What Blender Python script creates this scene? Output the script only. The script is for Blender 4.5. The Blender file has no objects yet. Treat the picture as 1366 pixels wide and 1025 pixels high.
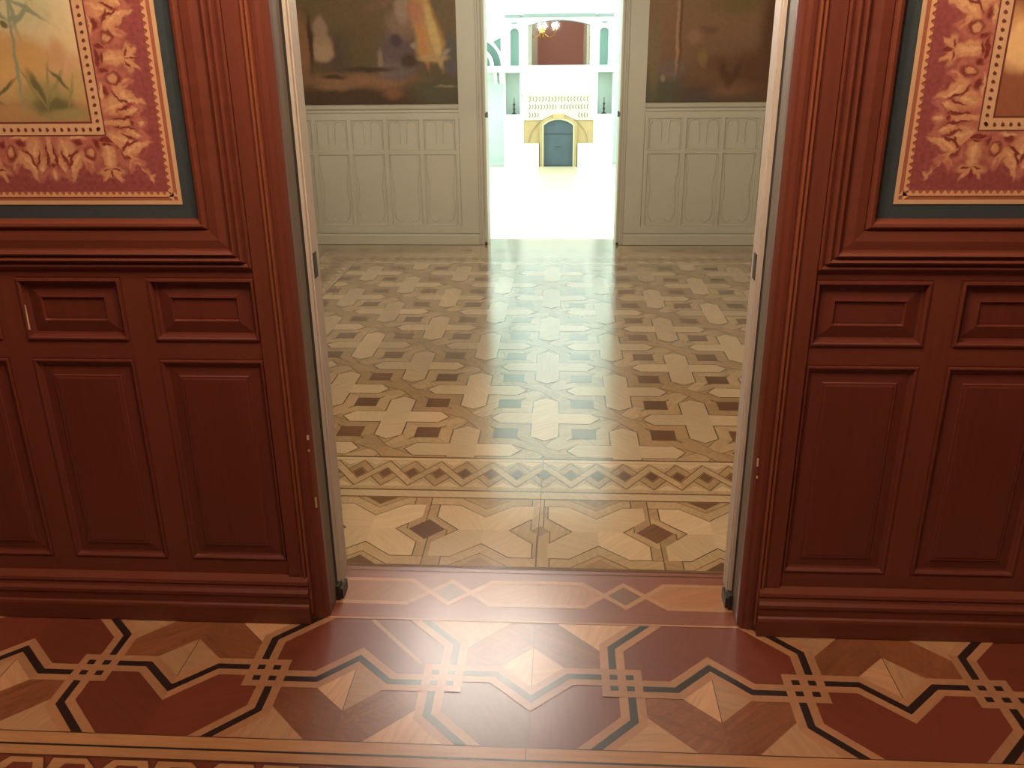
import bpy, math, random
from mathutils import Vector, Matrix
random.seed(7)
C = bpy.context.scene.collection
S = bpy.context.scene
PI = math.pi

# ------------------------------------------------------------------ camera
F_PX, PITCH, YAW, ROLL = 1153.86, 0.366897, -0.059475, -0.0105406
cam_d = bpy.data.cameras.new('camera')
cam_d.sensor_fit = 'HORIZONTAL'; cam_d.sensor_width = 36.0
cam_d.lens = F_PX * 36.0 / 1366.0
cam_d.clip_start = 0.02; cam_d.clip_end = 100
cam = bpy.data.objects.new('camera', cam_d); C.objects.link(cam)
fw = Vector((math.sin(YAW)*math.cos(PITCH), math.cos(YAW)*math.cos(PITCH), -math.sin(PITCH)))
r0 = fw.cross(Vector((0, 0, 1))).normalized(); u0 = r0.cross(fw)
rr = r0*math.cos(ROLL) + u0*math.sin(ROLL); uu = -r0*math.sin(ROLL) + u0*math.cos(ROLL)
m = Matrix((rr, uu, -fw)).transposed().to_4x4()
m.translation = Vector((0.08017, -2.1679, 1.6))
cam.matrix_world = m
S.camera = cam

# ------------------------------------------------------------------ world, daylight, exposure
w = bpy.data.worlds.new('sky'); S.world = w; w.use_nodes = True
w.node_tree.nodes['Background'].inputs[0].default_value = (0.80, 0.93, 1.0, 1)
w.node_tree.nodes['Background'].inputs[1].default_value = 0.6
S.view_settings.view_transform = 'Standard'
S.view_settings.look = 'None'
S.view_settings.gamma = 1.0
S.view_settings.use_curve_mapping = False
S.view_settings.exposure = 0.0
FAR_W = 165.0          # daylight at each window of the far room
BULB_MID = 485.0       # middle room chandelier
BULB_FRONT = 1120.0     # front room chandelier


def daylight(name, loc, rot, sx, sy, watts, col):
    l = bpy.data.lights.new(name, 'AREA'); l.shape = 'RECTANGLE'; l.size = sx; l.size_y = sy
    l.energy = watts; l.color = col
    o = bpy.data.objects.new(name, l); C.objects.link(o); o.location = loc; o.rotation_euler = rot
    return o


# windows of the far room: two on each side wall
for s in (-1, 1):
    for yy in (7.3, 9.6):
        daylight('window_daylight', (s*3.1, yy, 2.3), (0, s*PI/2, 0), 2.8, 1.2, FAR_W, (0.86, 1.0, 0.95))


# ------------------------------------------------------------------ mesh helpers
class MB:
    def __init__(self):
        self.v = []; self.f = []; self.m = []; self.uv = []

    def poly(self, pts, mat=0, uv=None):
        b = len(self.v); self.v += [tuple(p) for p in pts]
        self.f.append(tuple(range(b, b+len(pts)))); self.m.append(mat); self.uv.append(uv)

    def box(self, x0, x1, y0, y1, z0, z1, mat=0):
        b = len(self.v)
        self.v += [(x, y, z) for z in (z0, z1) for y in (y0, y1) for x in (x0, x1)]
        for q in ((0, 2, 3, 1), (4, 5, 7, 6), (0, 1, 5, 4), (2, 6, 7, 3), (0, 4, 6, 2), (1, 3, 7, 5)):
            self.f.append(tuple(b+i for i in q)); self.m.append(mat); self.uv.append(None)

    def prism_z(self, prof, z0, z1, mat=0):            # closed (x, y) outline extruded upwards
        n = len(prof); b = len(self.v)
        self.v += [(x, y, z0) for x, y in prof] + [(x, y, z1) for x, y in prof]
        for i in range(n):
            j = (i+1) % n
            self.f.append((b+i, b+j, b+n+j, b+n+i)); self.m.append(mat); self.uv.append(None)
        self.f.append(tuple(b+i for i in reversed(range(n)))); self.m.append(mat); self.uv.append(None)
        self.f.append(tuple(b+n+i for i in range(n))); self.m.append(mat); self.uv.append(None)

    def prism_x(self, prof, x0, x1, mat=0):            # closed (y, z) outline extruded along x
        n = len(prof); b = len(self.v)
        self.v += [(x0, y, z) for y, z in prof] + [(x1, y, z) for y, z in prof]
        for i in range(n):
            j = (i+1) % n
            self.f.append((b+i, b+j, b+n+j, b+n+i)); self.m.append(mat); self.uv.append(None)
        self.f.append(tuple(b+i for i in reversed(range(n)))); self.m.append(mat); self.uv.append(None)
        self.f.append(tuple(b+n+i for i in range(n))); self.m.append(mat); self.uv.append(None)

    def prism_y(self, prof, y0, y1, mat=0):            # closed (x, z) outline extruded along y
        n = len(prof); b = len(self.v)
        self.v += [(x, y0, z) for x, z in prof] + [(x, y1, z) for x, z in prof]
        for i in range(n):
            j = (i+1) % n
            self.f.append((b+i, b+j, b+n+j, b+n+i)); self.m.append(mat); self.uv.append(None)
        self.f.append(tuple(b+i for i in reversed(range(n)))); self.m.append(mat); self.uv.append(None)
        self.f.append(tuple(b+n+i for i in range(n))); self.m.append(mat); self.uv.append(None)

    def frame(self, x0, x1, z0, z1, y0, prof, mat=0, cap=False, capmat=None):
        """a mitred moulding round a rectangle facing -y; prof = [(distance inwards, height off the wall)]"""
        b = len(self.v); n = len(prof)
        for d, h in prof:
            self.v += [(x0+d, y0-h, z0+d), (x1-d, y0-h, z0+d), (x1-d, y0-h, z1-d), (x0+d, y0-h, z1-d)]
        for i in range(n-1):
            for k in range(4):
                j = (k+1) % 4; a = b+4*i; c = a+4
                self.f.append((a+k, a+j, c+j, c+k)); self.m.append(mat); self.uv.append(None)
        if cap:
            a = b+4*(n-1)
            self.f.append((a, a+1, a+2, a+3)); self.m.append(mat if capmat is None else capmat); self.uv.append(None)

    def lathe(self, cx, cy, prof, seg=20, mat=0):      # prof = [(radius, z)]
        b = len(self.v); n = len(prof)
        for r, z in prof:
            for k in range(seg):
                a = 2*PI*k/seg; self.v.append((cx+r*math.cos(a), cy+r*math.sin(a), z))
        for i in range(n-1):
            for k in range(seg):
                j = (k+1) % seg; a = b+i*seg; c = a+seg
                self.f.append((a+k, a+j, c+j, c+k)); self.m.append(mat); self.uv.append(None)

    def tube(self, pts, r, seg=8, mat=0):
        b = len(self.v); n = len(pts); pts = [Vector(p) for p in pts]
        for i, p in enumerate(pts):
            t = (pts[min(i+1, n-1)]-pts[max(i-1, 0)]).normalized()
            a = t.cross(Vector((0, 0, 1)))
            if a.length < 1e-3: a = t.cross(Vector((0, 1, 0)))
            a.normalize(); c = t.cross(a)
            for k in range(seg):
                q = 2*PI*k/seg
                self.v.append(tuple(p+a*(r*math.cos(q))+c*(r*math.sin(q))))
        for i in range(n-1):
            for k in range(seg):
                j = (k+1) % seg; a = b+i*seg; c = a+seg
                self.f.append((a+k, a+j, c+j, c+k)); self.m.append(mat); self.uv.append(None)
        self.f.append(tuple(b+k for k in range(seg))); self.m.append(mat); self.uv.append(None)
        self.f.append(tuple(b+(n-1)*seg+k for k in range(seg))); self.m.append(mat); self.uv.append(None)

    def build(self, name, mats, parent=None, smooth=False, fix=True):
        me = bpy.data.meshes.new(name)
        me.from_pydata(self.v, [], self.f)
        if not isinstance(mats, (list, tuple)): mats = [mats]
        for mt in mats: me.materials.append(mt)
        for p, mi in zip(me.polygons, self.m):
            p.material_index = mi; p.use_smooth = smooth
        if any(u is not None for u in self.uv):
            ul = me.uv_layers.new(name='UVMap')
            for p, u in zip(me.polygons, self.uv):
                if u is None: continue
                for li, q in zip(p.loop_indices, u): ul.data[li].uv = q
        if fix:
            import bmesh
            bm = bmesh.new(); bm.from_mesh(me); bmesh.ops.recalc_face_normals(bm, faces=bm.faces[:]); bm.to_mesh(me); bm.free()
        o = bpy.data.objects.new(name, me); C.objects.link(o)
        if parent: o.parent = parent
        return o


def tag(o, label, cat, group=None, kind=None):
    o['label'] = label; o['category'] = cat
    if group: o['group'] = group
    if kind: o['kind'] = kind
    return o


def struct(o, label, cat): return tag(o, label, cat, None, 'structure')


def empty(name, loc=(0, 0, 0)):
    o = bpy.data.objects.new(name, None); C.objects.link(o); o.location = loc; o.empty_display_size = .1
    return o


# ------------------------------------------------------------------ materials
def srgb(r, g, b):
    f = lambda c: c/12.92 if c <= .04045 else ((c+.055)/1.055)**2.4
    return (f(r/255), f(g/255), f(b/255), 1)


def new_mat(name, rough=.5, spec=.5):
    mt = bpy.data.materials.new(name); mt.use_nodes = True
    nt = mt.node_tree; bs = nt.nodes['Principled BSDF']
    bs.inputs['Roughness'].default_value = rough; bs.inputs['Specular IOR Level'].default_value = spec
    return mt, nt, bs


def N(nt, t, **kw):
    n = nt.nodes.new(t)
    for k, v in kw.items(): setattr(n, k, v)
    return n


def mixcol(nt, fac, a, b, blend='MIX'):
    n = nt.nodes.new('ShaderNodeMix'); n.data_type = 'RGBA'; n.blend_type = blend
    for idx, v in ((0, fac), (6, a), (7, b)):
        if hasattr(v, 'is_output'): nt.links.new(v, n.inputs[idx])
        else: n.inputs[idx].default_value = v
    return n.outputs[2]


def plain(name, col, rough=.5, var=.06, scale=8, spec=.5, metal=0, bump=0):
    mt, nt, bs = new_mat(name, rough, spec)
    tc = N(nt, 'ShaderNodeTexCoord'); no = N(nt, 'ShaderNodeTexNoise')
    no.inputs['Scale'].default_value = scale; no.inputs['Detail'].default_value = 5
    nt.links.new(tc.outputs['Object'], no.inputs['Vector'])
    c = mixcol(nt, no.outputs['Fac'], tuple(x*(1-var) for x in col[:3])+(1,), tuple(min(1, x*(1+var)) for x in col[:3])+(1,))
    nt.links.new(c, bs.inputs['Base Color']); bs.inputs['Metallic'].default_value = metal
    if bump:
        bp = N(nt, 'ShaderNodeBump'); bp.inputs['Strength'].default_value = bump; bp.inputs['Distance'].default_value = .01
        nt.links.new(no.outputs['Fac'], bp.inputs['Height']); nt.links.new(bp.outputs['Normal'], bs.inputs['Normal'])
    return mt


def parquet(name, col, rough=.2, grain=.16, isl=.22, dirs=True, spec=.5, coat=1.0):
    """inlaid wood: every inlaid piece gets its own tone and grain direction"""
    mt, nt, bs = new_mat(name, rough, spec)
    tc = N(nt, 'ShaderNodeTexCoord'); geo = N(nt, 'ShaderNodeNewGeometry')
    rot = N(nt, 'ShaderNodeVectorRotate', rotation_type='Z_AXIS')
    nt.links.new(tc.outputs['Object'], rot.inputs['Vector'])
    if dirs:
        mu = N(nt, 'ShaderNodeMath', operation='MULTIPLY'); mu.inputs[1].default_value = 6.28
        nt.links.new(geo.outputs['Random Per Island'], mu.inputs[0]); nt.links.new(mu.outputs[0], rot.inputs['Angle'])
    mp = N(nt, 'ShaderNodeMapping'); mp.inputs['Scale'].default_value = (6, 70, 20)
    nt.links.new(rot.outputs[0], mp.inputs['Vector'])
    no = N(nt, 'ShaderNodeTexNoise'); no.inputs['Scale'].default_value = 1.0; no.inputs['Detail'].default_value = 6
    no.inputs['Roughness'].default_value = .65; no.inputs['Distortion'].default_value = .4
    nt.links.new(mp.outputs[0], no.inputs['Vector'])
    mr = N(nt, 'ShaderNodeMapRange'); mr.inputs['From Min'].default_value = .3; mr.inputs['From Max'].default_value = .7
    mr.inputs['To Min'].default_value = 1-grain; mr.inputs['To Max'].default_value = 1+grain
    nt.links.new(no.outputs['Fac'], mr.inputs['Value'])
    mi = N(nt, 'ShaderNodeMapRange'); mi.inputs['To Min'].default_value = 1-isl; mi.inputs['To Max'].default_value = 1+isl
    nt.links.new(geo.outputs['Random Per Island'], mi.inputs['Value'])
    mul = N(nt, 'ShaderNodeMath', operation='MULTIPLY')
    nt.links.new(mr.outputs[0], mul.inputs[0]); nt.links.new(mi.outputs[0], mul.inputs[1])
    vm = N(nt, 'ShaderNodeVectorMath', operation='SCALE'); vm.inputs[0].default_value = col[:3]
    nt.links.new(mul.outputs[0], vm.inputs['Scale'])
    nt.links.new(vm.outputs[0], bs.inputs['Base Color'])
    # waxed surface with slightly uneven polish
    n2 = N(nt, 'ShaderNodeTexNoise'); n2.inputs['Scale'].default_value = 9; n2.inputs['Detail'].default_value = 3
    nt.links.new(tc.outputs['Object'], n2.inputs['Vector'])
    r2 = N(nt, 'ShaderNodeMapRange'); r2.inputs['To Min'].default_value = rough*.96; r2.inputs['To Max'].default_value = rough*1.04
    nt.links.new(n2.outputs['Fac'], r2.inputs['Value']); nt.links.new(r2.outputs[0], bs.inputs['Roughness'])
    if coat:
        bs.inputs['Coat Weight'].default_value = coat; bs.inputs['Coat Roughness'].default_value = rough; bs.inputs['Coat IOR'].default_value = 1.6
    return mt


def mahogany(name, col, rough=.33, axis='z', grain=.22, spec=.5):
    mt, nt, bs = new_mat(name, rough, spec)
    tc = N(nt, 'ShaderNodeTexCoord'); mp = N(nt, 'ShaderNodeMapping')
    mp.inputs['Scale'].default_value = (45, 45, 2.2) if axis == 'z' else (2.2, 45, 45)
    nt.links.new(tc.outputs['Object'], mp.inputs['Vector'])
    no = N(nt, 'ShaderNodeTexNoise'); no.inputs['Scale'].default_value = 1; no.inputs['Detail'].default_value = 7
    no.inputs['Distortion'].default_value = .6
    nt.links.new(mp.outputs[0], no.inputs['Vector'])
    n2 = N(nt, 'ShaderNodeTexNoise'); n2.inputs['Scale'].default_value = 2.3; n2.inputs['Detail'].default_value = 3
    nt.links.new(tc.outputs['Object'], n2.inputs['Vector'])
    a = tuple(x*(1-grain) for x in col[:3])+(1,); b = tuple(x*(1+grain) for x in col[:3])+(1,)
    c1 = mixcol(nt, no.outputs['Fac'], a, b)
    c2 = mixcol(nt, n2.outputs['Fac'], (.85, .8, .8, 1), (1.12, 1.15, 1.1, 1))
    nt.links.new(mixcol(nt, 1.0, c1, c2, 'MULTIPLY'), bs.inputs['Base Color'])
    return mt


def painting(name, stops, blobs, warp=.01, wscale=14, rough=.75, grain=.1, wrap=None, spec=.2, gscale=60):
    """painted or woven picture: a vertical run of tones and soft brush blobs over metric UVs.
    blobs = (u, v, ru, rv, angle, colour, softness); wrap = half-period of a mirrored repeat along u"""
    mt, nt, bs = new_mat(name, rough, spec)
    uv = N(nt, 'ShaderNodeUVMap'); uv.uv_map = 'UVMap'
    no = N(nt, 'ShaderNodeTexNoise'); no.inputs['Scale'].default_value = wscale; no.inputs['Detail'].default_value = 4
    nt.links.new(uv.outputs[0], no.inputs['Vector'])
    sb = N(nt, 'ShaderNodeVectorMath', operation='SUBTRACT'); sb.inputs[1].default_value = (.5, .5, .5)
    nt.links.new(no.outputs['Color'], sb.inputs[0])
    sc = N(nt, 'ShaderNodeVectorMath', operation='SCALE'); sc.inputs['Scale'].default_value = warp*4
    nt.links.new(sb.outputs[0], sc.inputs[0])
    src = uv.outputs[0]
    if wrap:
        sp = N(nt, 'ShaderNodeSeparateXYZ'); nt.links.new(src, sp.inputs[0])
        pp = N(nt, 'ShaderNodeMath', operation='PINGPONG'); pp.inputs[1].default_value = wrap
        nt.links.new(sp.outputs[0], pp.inputs[0])
        cb = N(nt, 'ShaderNodeCombineXYZ'); nt.links.new(pp.outputs[0], cb.inputs[0]); nt.links.new(sp.outputs[1], cb.inputs[1])
        src = cb.outputs[0]
    ad = N(nt, 'ShaderNodeVectorMath', operation='ADD')
    nt.links.new(src, ad.inputs[0]); nt.links.new(sc.outputs[0], ad.inputs[1])
    sp2 = N(nt, 'ShaderNodeSeparateXYZ'); nt.links.new(ad.outputs[0], sp2.inputs[0])
    cr = N(nt, 'ShaderNodeValToRGB')
    lo, hi = stops[0][0], stops[-1][0]
    mr = N(nt, 'ShaderNodeMapRange'); mr.inputs['From Min'].default_value = lo; mr.inputs['From Max'].default_value = hi
    nt.links.new(sp2.outputs[1], mr.inputs['Value']); nt.links.new(mr.outputs[0], cr.inputs[0])
    el = cr.color_ramp.elements
    while len(el) < len(stops): el.new(.5)
    for e, (p, c) in zip(el, stops): e.position = (p-lo)/(hi-lo); e.color = c
    col = cr.outputs[0]
    for (u, v, ru, rv, ang, c, soft) in blobs:
        mp = N(nt, 'ShaderNodeMapping', vector_type='TEXTURE')
        mp.inputs['Location'].default_value = (u, v, 0); mp.inputs['Rotation'].default_value = (0, 0, ang)
        mp.inputs['Scale'].default_value = (ru, rv, 1)
        nt.links.new(ad.outputs[0], mp.inputs['Vector'])
        cb = N(nt, 'ShaderNodeVectorMath', operation='MULTIPLY'); cb.inputs[1].default_value = (1, 1, 0)
        nt.links.new(mp.outputs[0], cb.inputs[0])
        ln = N(nt, 'ShaderNodeVectorMath', operation='LENGTH'); nt.links.new(cb.outputs[0], ln.inputs[0])
        mr = N(nt, 'ShaderNodeMapRange', interpolation_type='SMOOTHSTEP')
        mr.inputs['From Min'].default_value = 1+soft; mr.inputs['From Max'].default_value = max(.02, 1-soft)
        nt.links.new(ln.outputs['Value'], mr.inputs['Value'])
        col = mixcol(nt, mr.outputs[0], col, c)
    g = N(nt, 'ShaderNodeTexNoise'); g.inputs['Scale'].default_value = gscale; g.inputs['Detail'].default_value = 5
    nt.links.new(uv.outputs[0], g.inputs['Vector'])
    gm = mixcol(nt, g.outputs['Fac'], (1-2*grain,)*3+(1,), (1+2*grain,)*3+(1,))
    nt.links.new(mixcol(nt, 1.0, col, gm, 'MULTIPLY'), bs.inputs['Base Color'])
    return mt


def glow(name, col, strength):
    mt, nt, bs = new_mat(name)
    bs.inputs['Base Color'].default_value = col; bs.inputs['Emission Color'].default_value = col
    bs.inputs['Emission Strength'].default_value = strength
    return mt


# mahogany of the front room
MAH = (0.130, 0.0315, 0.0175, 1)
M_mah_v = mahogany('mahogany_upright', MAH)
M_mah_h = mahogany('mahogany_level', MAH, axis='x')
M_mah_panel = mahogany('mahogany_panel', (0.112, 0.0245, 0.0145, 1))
M_mah_bead = mahogany('mahogany_bead', (0.215, 0.060, 0.028, 1), rough=.3)
M_chip = plain('bare_wood_chip', (0.55, 0.36, 0.22, 1), .6)
# front floor inlay
FR = .30
F_pale = parquet('inlay_maple', (0.47, 0.25, 0.130, 1), FR)
F_strap = parquet('inlay_strap', (0.37, 0.172, 0.085, 1), FR, grain=.10, isl=.10)
F_black = parquet('inlay_ebony', (0.018, 0.010, 0.009, 1), FR, isl=.1)
F_red = parquet('inlay_mahogany', (0.155, 0.033, 0.017, 1), FR, grain=.12, isl=.14)
F_brown = parquet('inlay_walnut', (0.21, 0.070, 0.028, 1), FR, grain=.30, isl=.16)
F_line = parquet('inlay_joint', (0.07, 0.022, 0.012, 1), FR)
F_edge = parquet('inlay_oak_band', (0.42, 0.205, 0.092, 1), FR, isl=.06, dirs=False)
# middle floor inlay
MR = .17
G_base = parquet('middle_oak', (0.36, 0.225, 0.110, 1), MR, isl=.1)
G_strap = parquet('middle_strap', (0.33, 0.20, 0.098, 1), MR, isl=.08)
G_cross = parquet('middle_maple', (0.50, 0.345, 0.20, 1), MR, isl=.12, grain=.1)
G_ring = parquet('middle_light_strap', (0.40, 0.26, 0.135, 1), MR, isl=.10)
G_dark = parquet('middle_walnut', (0.135, 0.055, 0.025, 1), MR, isl=.2)
G_line = parquet('middle_joint', (0.12, 0.060, 0.026, 1), MR)
G_mid = parquet('middle_brown', (0.29, 0.165, 0.080, 1), MR)
# paint
M_cream = plain('grey_cream_paint', (0.44, 0.408, 0.315, 1), .55, .05, 5)
M_creamline = plain('grey_cream_paint_joint', (0.30, 0.275, 0.20, 1), .6)
M_jamb = plain('worn_cream_jamb', (0.46, 0.37, 0.30, 1), .55, .12, 12)
M_rebate = plain('grey_brown_rebate', (0.15, 0.115, 0.085, 1), .6, .2, 20)
M_gap = plain('dark_gap', (0.02, 0.012, 0.010, 1), .8)
M_iron = plain('dark_iron', (0.05, 0.042, 0.036, 1), .5, .2, 30, metal=.6)
M_plaster = plain('ceiling_plaster', (0.62, 0.58, 0.50, 1), .8)
M_redwall = plain('red_wall_glare_tint', (0.52, 0.31, 0.29, 1), .8)  # rear wall red, lightened so the mirror's glare haze sits in the colour
M_white = plain('white_paint', (0.72, 0.76, 0.735, 1), .5, .02)
M_mint = plain('mint_paint', (0.50, 0.62, 0.56, 1), .55, .04)
M_mintdeep = plain('mint_glass', (0.20, 0.36, 0.31, 1), .25, .06)
M_ochre = plain('ochre_stone', (0.40, 0.29, 0.13, 1), .6, .12, 14)
M_orange = plain('orange_stone', (0.58, 0.33, 0.16, 1), .6, .1, 14)
M_stoneline = plain('stone_groove', (0.30, 0.22, 0.12, 1), .7)
M_slate = plain('slate_blue_iron', (0.050, 0.080, 0.095, 1), .45, .2, 9)
M_slateline = plain('slate_joint', (0.025, 0.04, 0.045, 1), .5)
M_frieze = plain('carved_frieze', (0.54, 0.52, 0.42, 1), .6, .03)
M_friezecut = plain('carved_frieze_hollow', (0.20, 0.20, 0.165, 1), .7)
M_fanglass = plain('dark_green_glass', (0.10, 0.18, 0.155, 1), .25, .06)
M_lip = plain('pale_ochre_lip', (0.44, 0.42, 0.26, 1), .6, .05)
M_cornice = plain('grey_cornice', (0.20, 0.25, 0.23, 1), .6)
M_farfloor = parquet('pale_oak_boards', (0.84, 0.77, 0.60, 1), .3, isl=.05, grain=.06, dirs=False)
M_hearth = plain('hearth_stone', (0.56, 0.48, 0.32, 1), .5)
M_brass = plain('aged_brass', (0.55, 0.36, 0.12, 1), .3, .1, 20, metal=1)
mm, nt_, bs_ = new_mat('mirror_silvering', .015); bs_.inputs['Metallic'].default_value = 1
bs_.inputs['Base Color'].default_value = (.86, .86, .86, 1); M_mirror = mm
M_glass = plain('window_glass_bead', (0.8, 0.9, 0.9, 1), .1)
M_bulb_mid = glow('lit_bulb_middle', (1.0, .91, .80, 1), BULB_MID)
M_bulb_front = glow('lit_bulb_front', (1.0, .80, .58, 1), BULB_FRONT)


# ------------------------------------------------------------------ floors (inlay = flat pieces let into the floor)
def clip(pts, x0, x1, y0, y1):
    def cut(ps, f, g):
        out = []
        for i in range(len(ps)):
            a, b = ps[i-1], ps[i]; fa, fb = f(a), f(b)
            if (fa >= 0) != (fb >= 0):
                t = fa/(fa-fb); out.append((a[0]+(b[0]-a[0])*t, a[1]+(b[1]-a[1])*t))
            if fb >= 0: out.append(b)
        return out
    for f in (lambda p: p[0]-x0, lambda p: x1-p[0], lambda p: p[1]-y0, lambda p: y1-p[1]):
        pts = cut(pts, f, None)
        if len(pts) < 3: return []
    return pts


class Inlay:
    def __init__(self, bounds):
        self.mb = MB(); self.b = bounds

    def p(self, pts, mat, layer, bounds=None):
        q = clip(list(pts), *(bounds or self.b))
        if len(q) < 3: return
        a = sum(q[i-1][0]*q[i][1]-q[i][0]*q[i-1][1] for i in range(len(q)))
        if abs(a) < 1e-8: return
        if a < 0: q.reverse()
        self.mb.poly([(x, y, .00025*layer+(len(self.mb.f) % 40)*1.1e-6) for x, y in q], mat)

    def r(self, x0, x1, y0, y1, mat, layer, bounds=None):
        self.p([(x0, y0), (x1, y0), (x1, y1), (x0, y1)], mat, layer, bounds)

    def line(self, pts, wid, mat, layer, closed=False, bounds=None):
        n = len(pts); L = []; R = []
        for i in range(n):
            p = Vector(pts[i])
            a = Vector(pts[i-1]) if (i > 0 or closed) else None
            b = Vector(pts[(i+1) % n]) if (i < n-1 or closed) else None
            d1 = (p-a).normalized() if a is not None else (b-p).normalized()
            d2 = (b-p).normalized() if b is not None else d1
            n1 = Vector((-d1.y, d1.x)); n2 = Vector((-d2.y, d2.x))
            mv = (n1+n2).normalized(); k = wid/2/max(.3, mv.dot(n1))
            L.append(tuple(p+mv*k)); R.append(tuple(p-mv*k))
        for i in range(n if closed else n-1):
            j = (i+1) % n
            self.p([L[i], R[i], R[j], L[j]], mat, layer, bounds)


# ---- front room floor: strap-work border under the doorway
fl = Inlay((-3.0, 3.0, -6.0, 0.0))
FM = [F_red, F_brown, F_pale, F_strap, F_black, F_line, F_edge]
RED, BRN, PAL, STR, BLK, LIN, EDG = range(7)
fl.r(-3, 3, -6, 0, RED, 0)
X0, P, YC = .012, .49, -.257
YB, YT = -.500, -.004
BW = (-2.96, 2.96, YB, YT)
for j in range(-6, 7):
    xc = X0+j*P; A = (j % 2 == 0); s = 1 if A else -1
    yo = lambda y: y if A else 2*YC-y                 # B sectors are A sectors turned over
    up = (YC, YT) if A else (YB, YC); lo = (YB, YC) if A else (YC, YT)
    for h in (-1, 1):
        x1, x2 = sorted((xc, xc+h*P/2))
        fl.r(x1, x2, up[0], up[1], BRN, 1, BW)
        fl.r(x1, x2, lo[0], lo[1], RED, 1, BW)
        # grain figure of the bookmatched walnut: two darker tapering flames
        for q, d in ((.05, .016), (.10, .010), (.145, .02)):
            fl.p([(xc+h*.01, yo(YC+.13+q*.45)), (xc+h*(.05+q), yo(YC+.05+q*.3)), (xc+h*(.10+q), yo(YC+.02+q*.3)),
                  (xc+h*(.05+q), yo(YC+.05+d+q*.3)), (xc+h*.01, yo(YC+.13+d+q*.45))], BRN, 2, BW)
    # diamond in two halves
    for h in (-1, 1):
        fl.p([(xc, yo(-.119)), (xc+h*.090, yo(-.203)), (xc, yo(-.300))], PAL, 3, BW)
    fl.line([(xc, yo(-.119)), (xc, yo(-.300))], .0022, LIN, 4, bounds=BW)
    if j == 0: fl.line([(xc, YT), (xc, -.12)], .0022, LIN, 4, bounds=BW)
    if j == 0: fl.line([(xc, -.345), (xc, YB)], .0018, LIN, 4, bounds=BW)
    # main strap of this sector
    pts = [(xc-P/2, yo(-.2355)), (xc-.1, yo(-.2355)), (xc, yo(-.3295)), (xc+.1, yo(-.2355)), (xc+P/2, yo(-.2355))]
    fl.line(pts, .068, STR, 5, bounds=BW); fl.line(pts, .021, BLK, 6, bounds=BW)
for k in range(-6, 6):
    xk = X0+(k+.5)*P; left_A = (k % 2 == 0); s = 1 if left_A else -1
    xd, xu = xk+s*.0225, xk-s*.0225                   # the strap steps sideways at the knot
    for (xs, y0, yb, ye, dirn) in ((xd, YC, -.400, YB-.06, -s), (xu, YC, -.110, YT+.06, s)):
        sg = 1 if ye > yb else -1; L = abs(ye-yb)
        ax = xs-dirn*.034; ay = yb-sg*(.0141)
        fl.p([(ax, ay), (ax-dirn*.2, ay+sg*.2), (ax+dirn*.24, ay+sg*.2)], PAL, 3, BW)
        pts = [(xs, y0), (xs, yb), (xs+dirn*L, ye)]
        fl.line(pts, .068, STR, 5, bounds=BW); fl.line(pts, .021, BLK, 6, bounds=BW)
    fl.r(xk-.055, xk+.055, YC-.055, YC+.055, STR, 7, BW)
    for a in (-1, 1):
        for b in (-1, 1):
            fl.r(xk+a*.022-.0105, xk+a*.022+.0105, YC+b*.022-.0095, YC+b*.022+.0095, BLK, 8, BW)
    for t in (-.034, 0, .034):
        pass
# repair line in the mahogany left of the doorway
fl.line([(-.478, -.006), (-.300, -.200)], .012, STR, 4, bounds=BW)
# plain bands in front of the border
fl.r(-3, 3, -.541, -.5025, EDG, 3); fl.line([(-3, -.501), (3, -.501)], .003, LIN, 4)
fl.r(-3, 3, -.577, -.541, EDG, 3); fl.line([(-3, -.5435), (3, -.5435)], .0065, BLK, 4)
fl.line([(-3, -.578), (3, -.578)], .003, LIN, 4)
fl.line([(X0-.006, -.503), (X0-.006, -.541)], .002, LIN, 5)
# next border: chained pale cells on red
for q in range(-11, 12):
    for h in (0, 1):
        x = .03+q*.262+h*.131
        c1 = .022 if h == 0 else .0; c2 = .0 if h == 0 else .022
        pts = [(x+c1, -.584), (x+.108-c2, -.584), (x+.128, -.62), (x+.128, -.66), (x, -.66), (x, -.62)]
        fl.line(pts, .004, LIN, 4, closed=True); fl.p(pts, EDG, 3)
        fl.p([(x+.040, -.603), (x+.090, -.603), (x+.10, -.625), (x+.09, -.645), (x+.04, -.645), (x+.03, -.625)], RED, 5)
fl.r(-3, 3, -.72, -.68, EDG, 3)
for q in range(-30, 30):
    for g in range(8):
        fl.r(q*.1+.002, q*.1+.098, -.76-.6*(g+1), -.76-.6*g-.004, BRN if (q+g) % 2 else RED, 2)
floor = fl.mb.build('floor', FM, fix=False)
floor.location.z = -.003
struct(floor, 'front room floor of dark mahogany with a pale and black strap-work border', 'floor')

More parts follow.
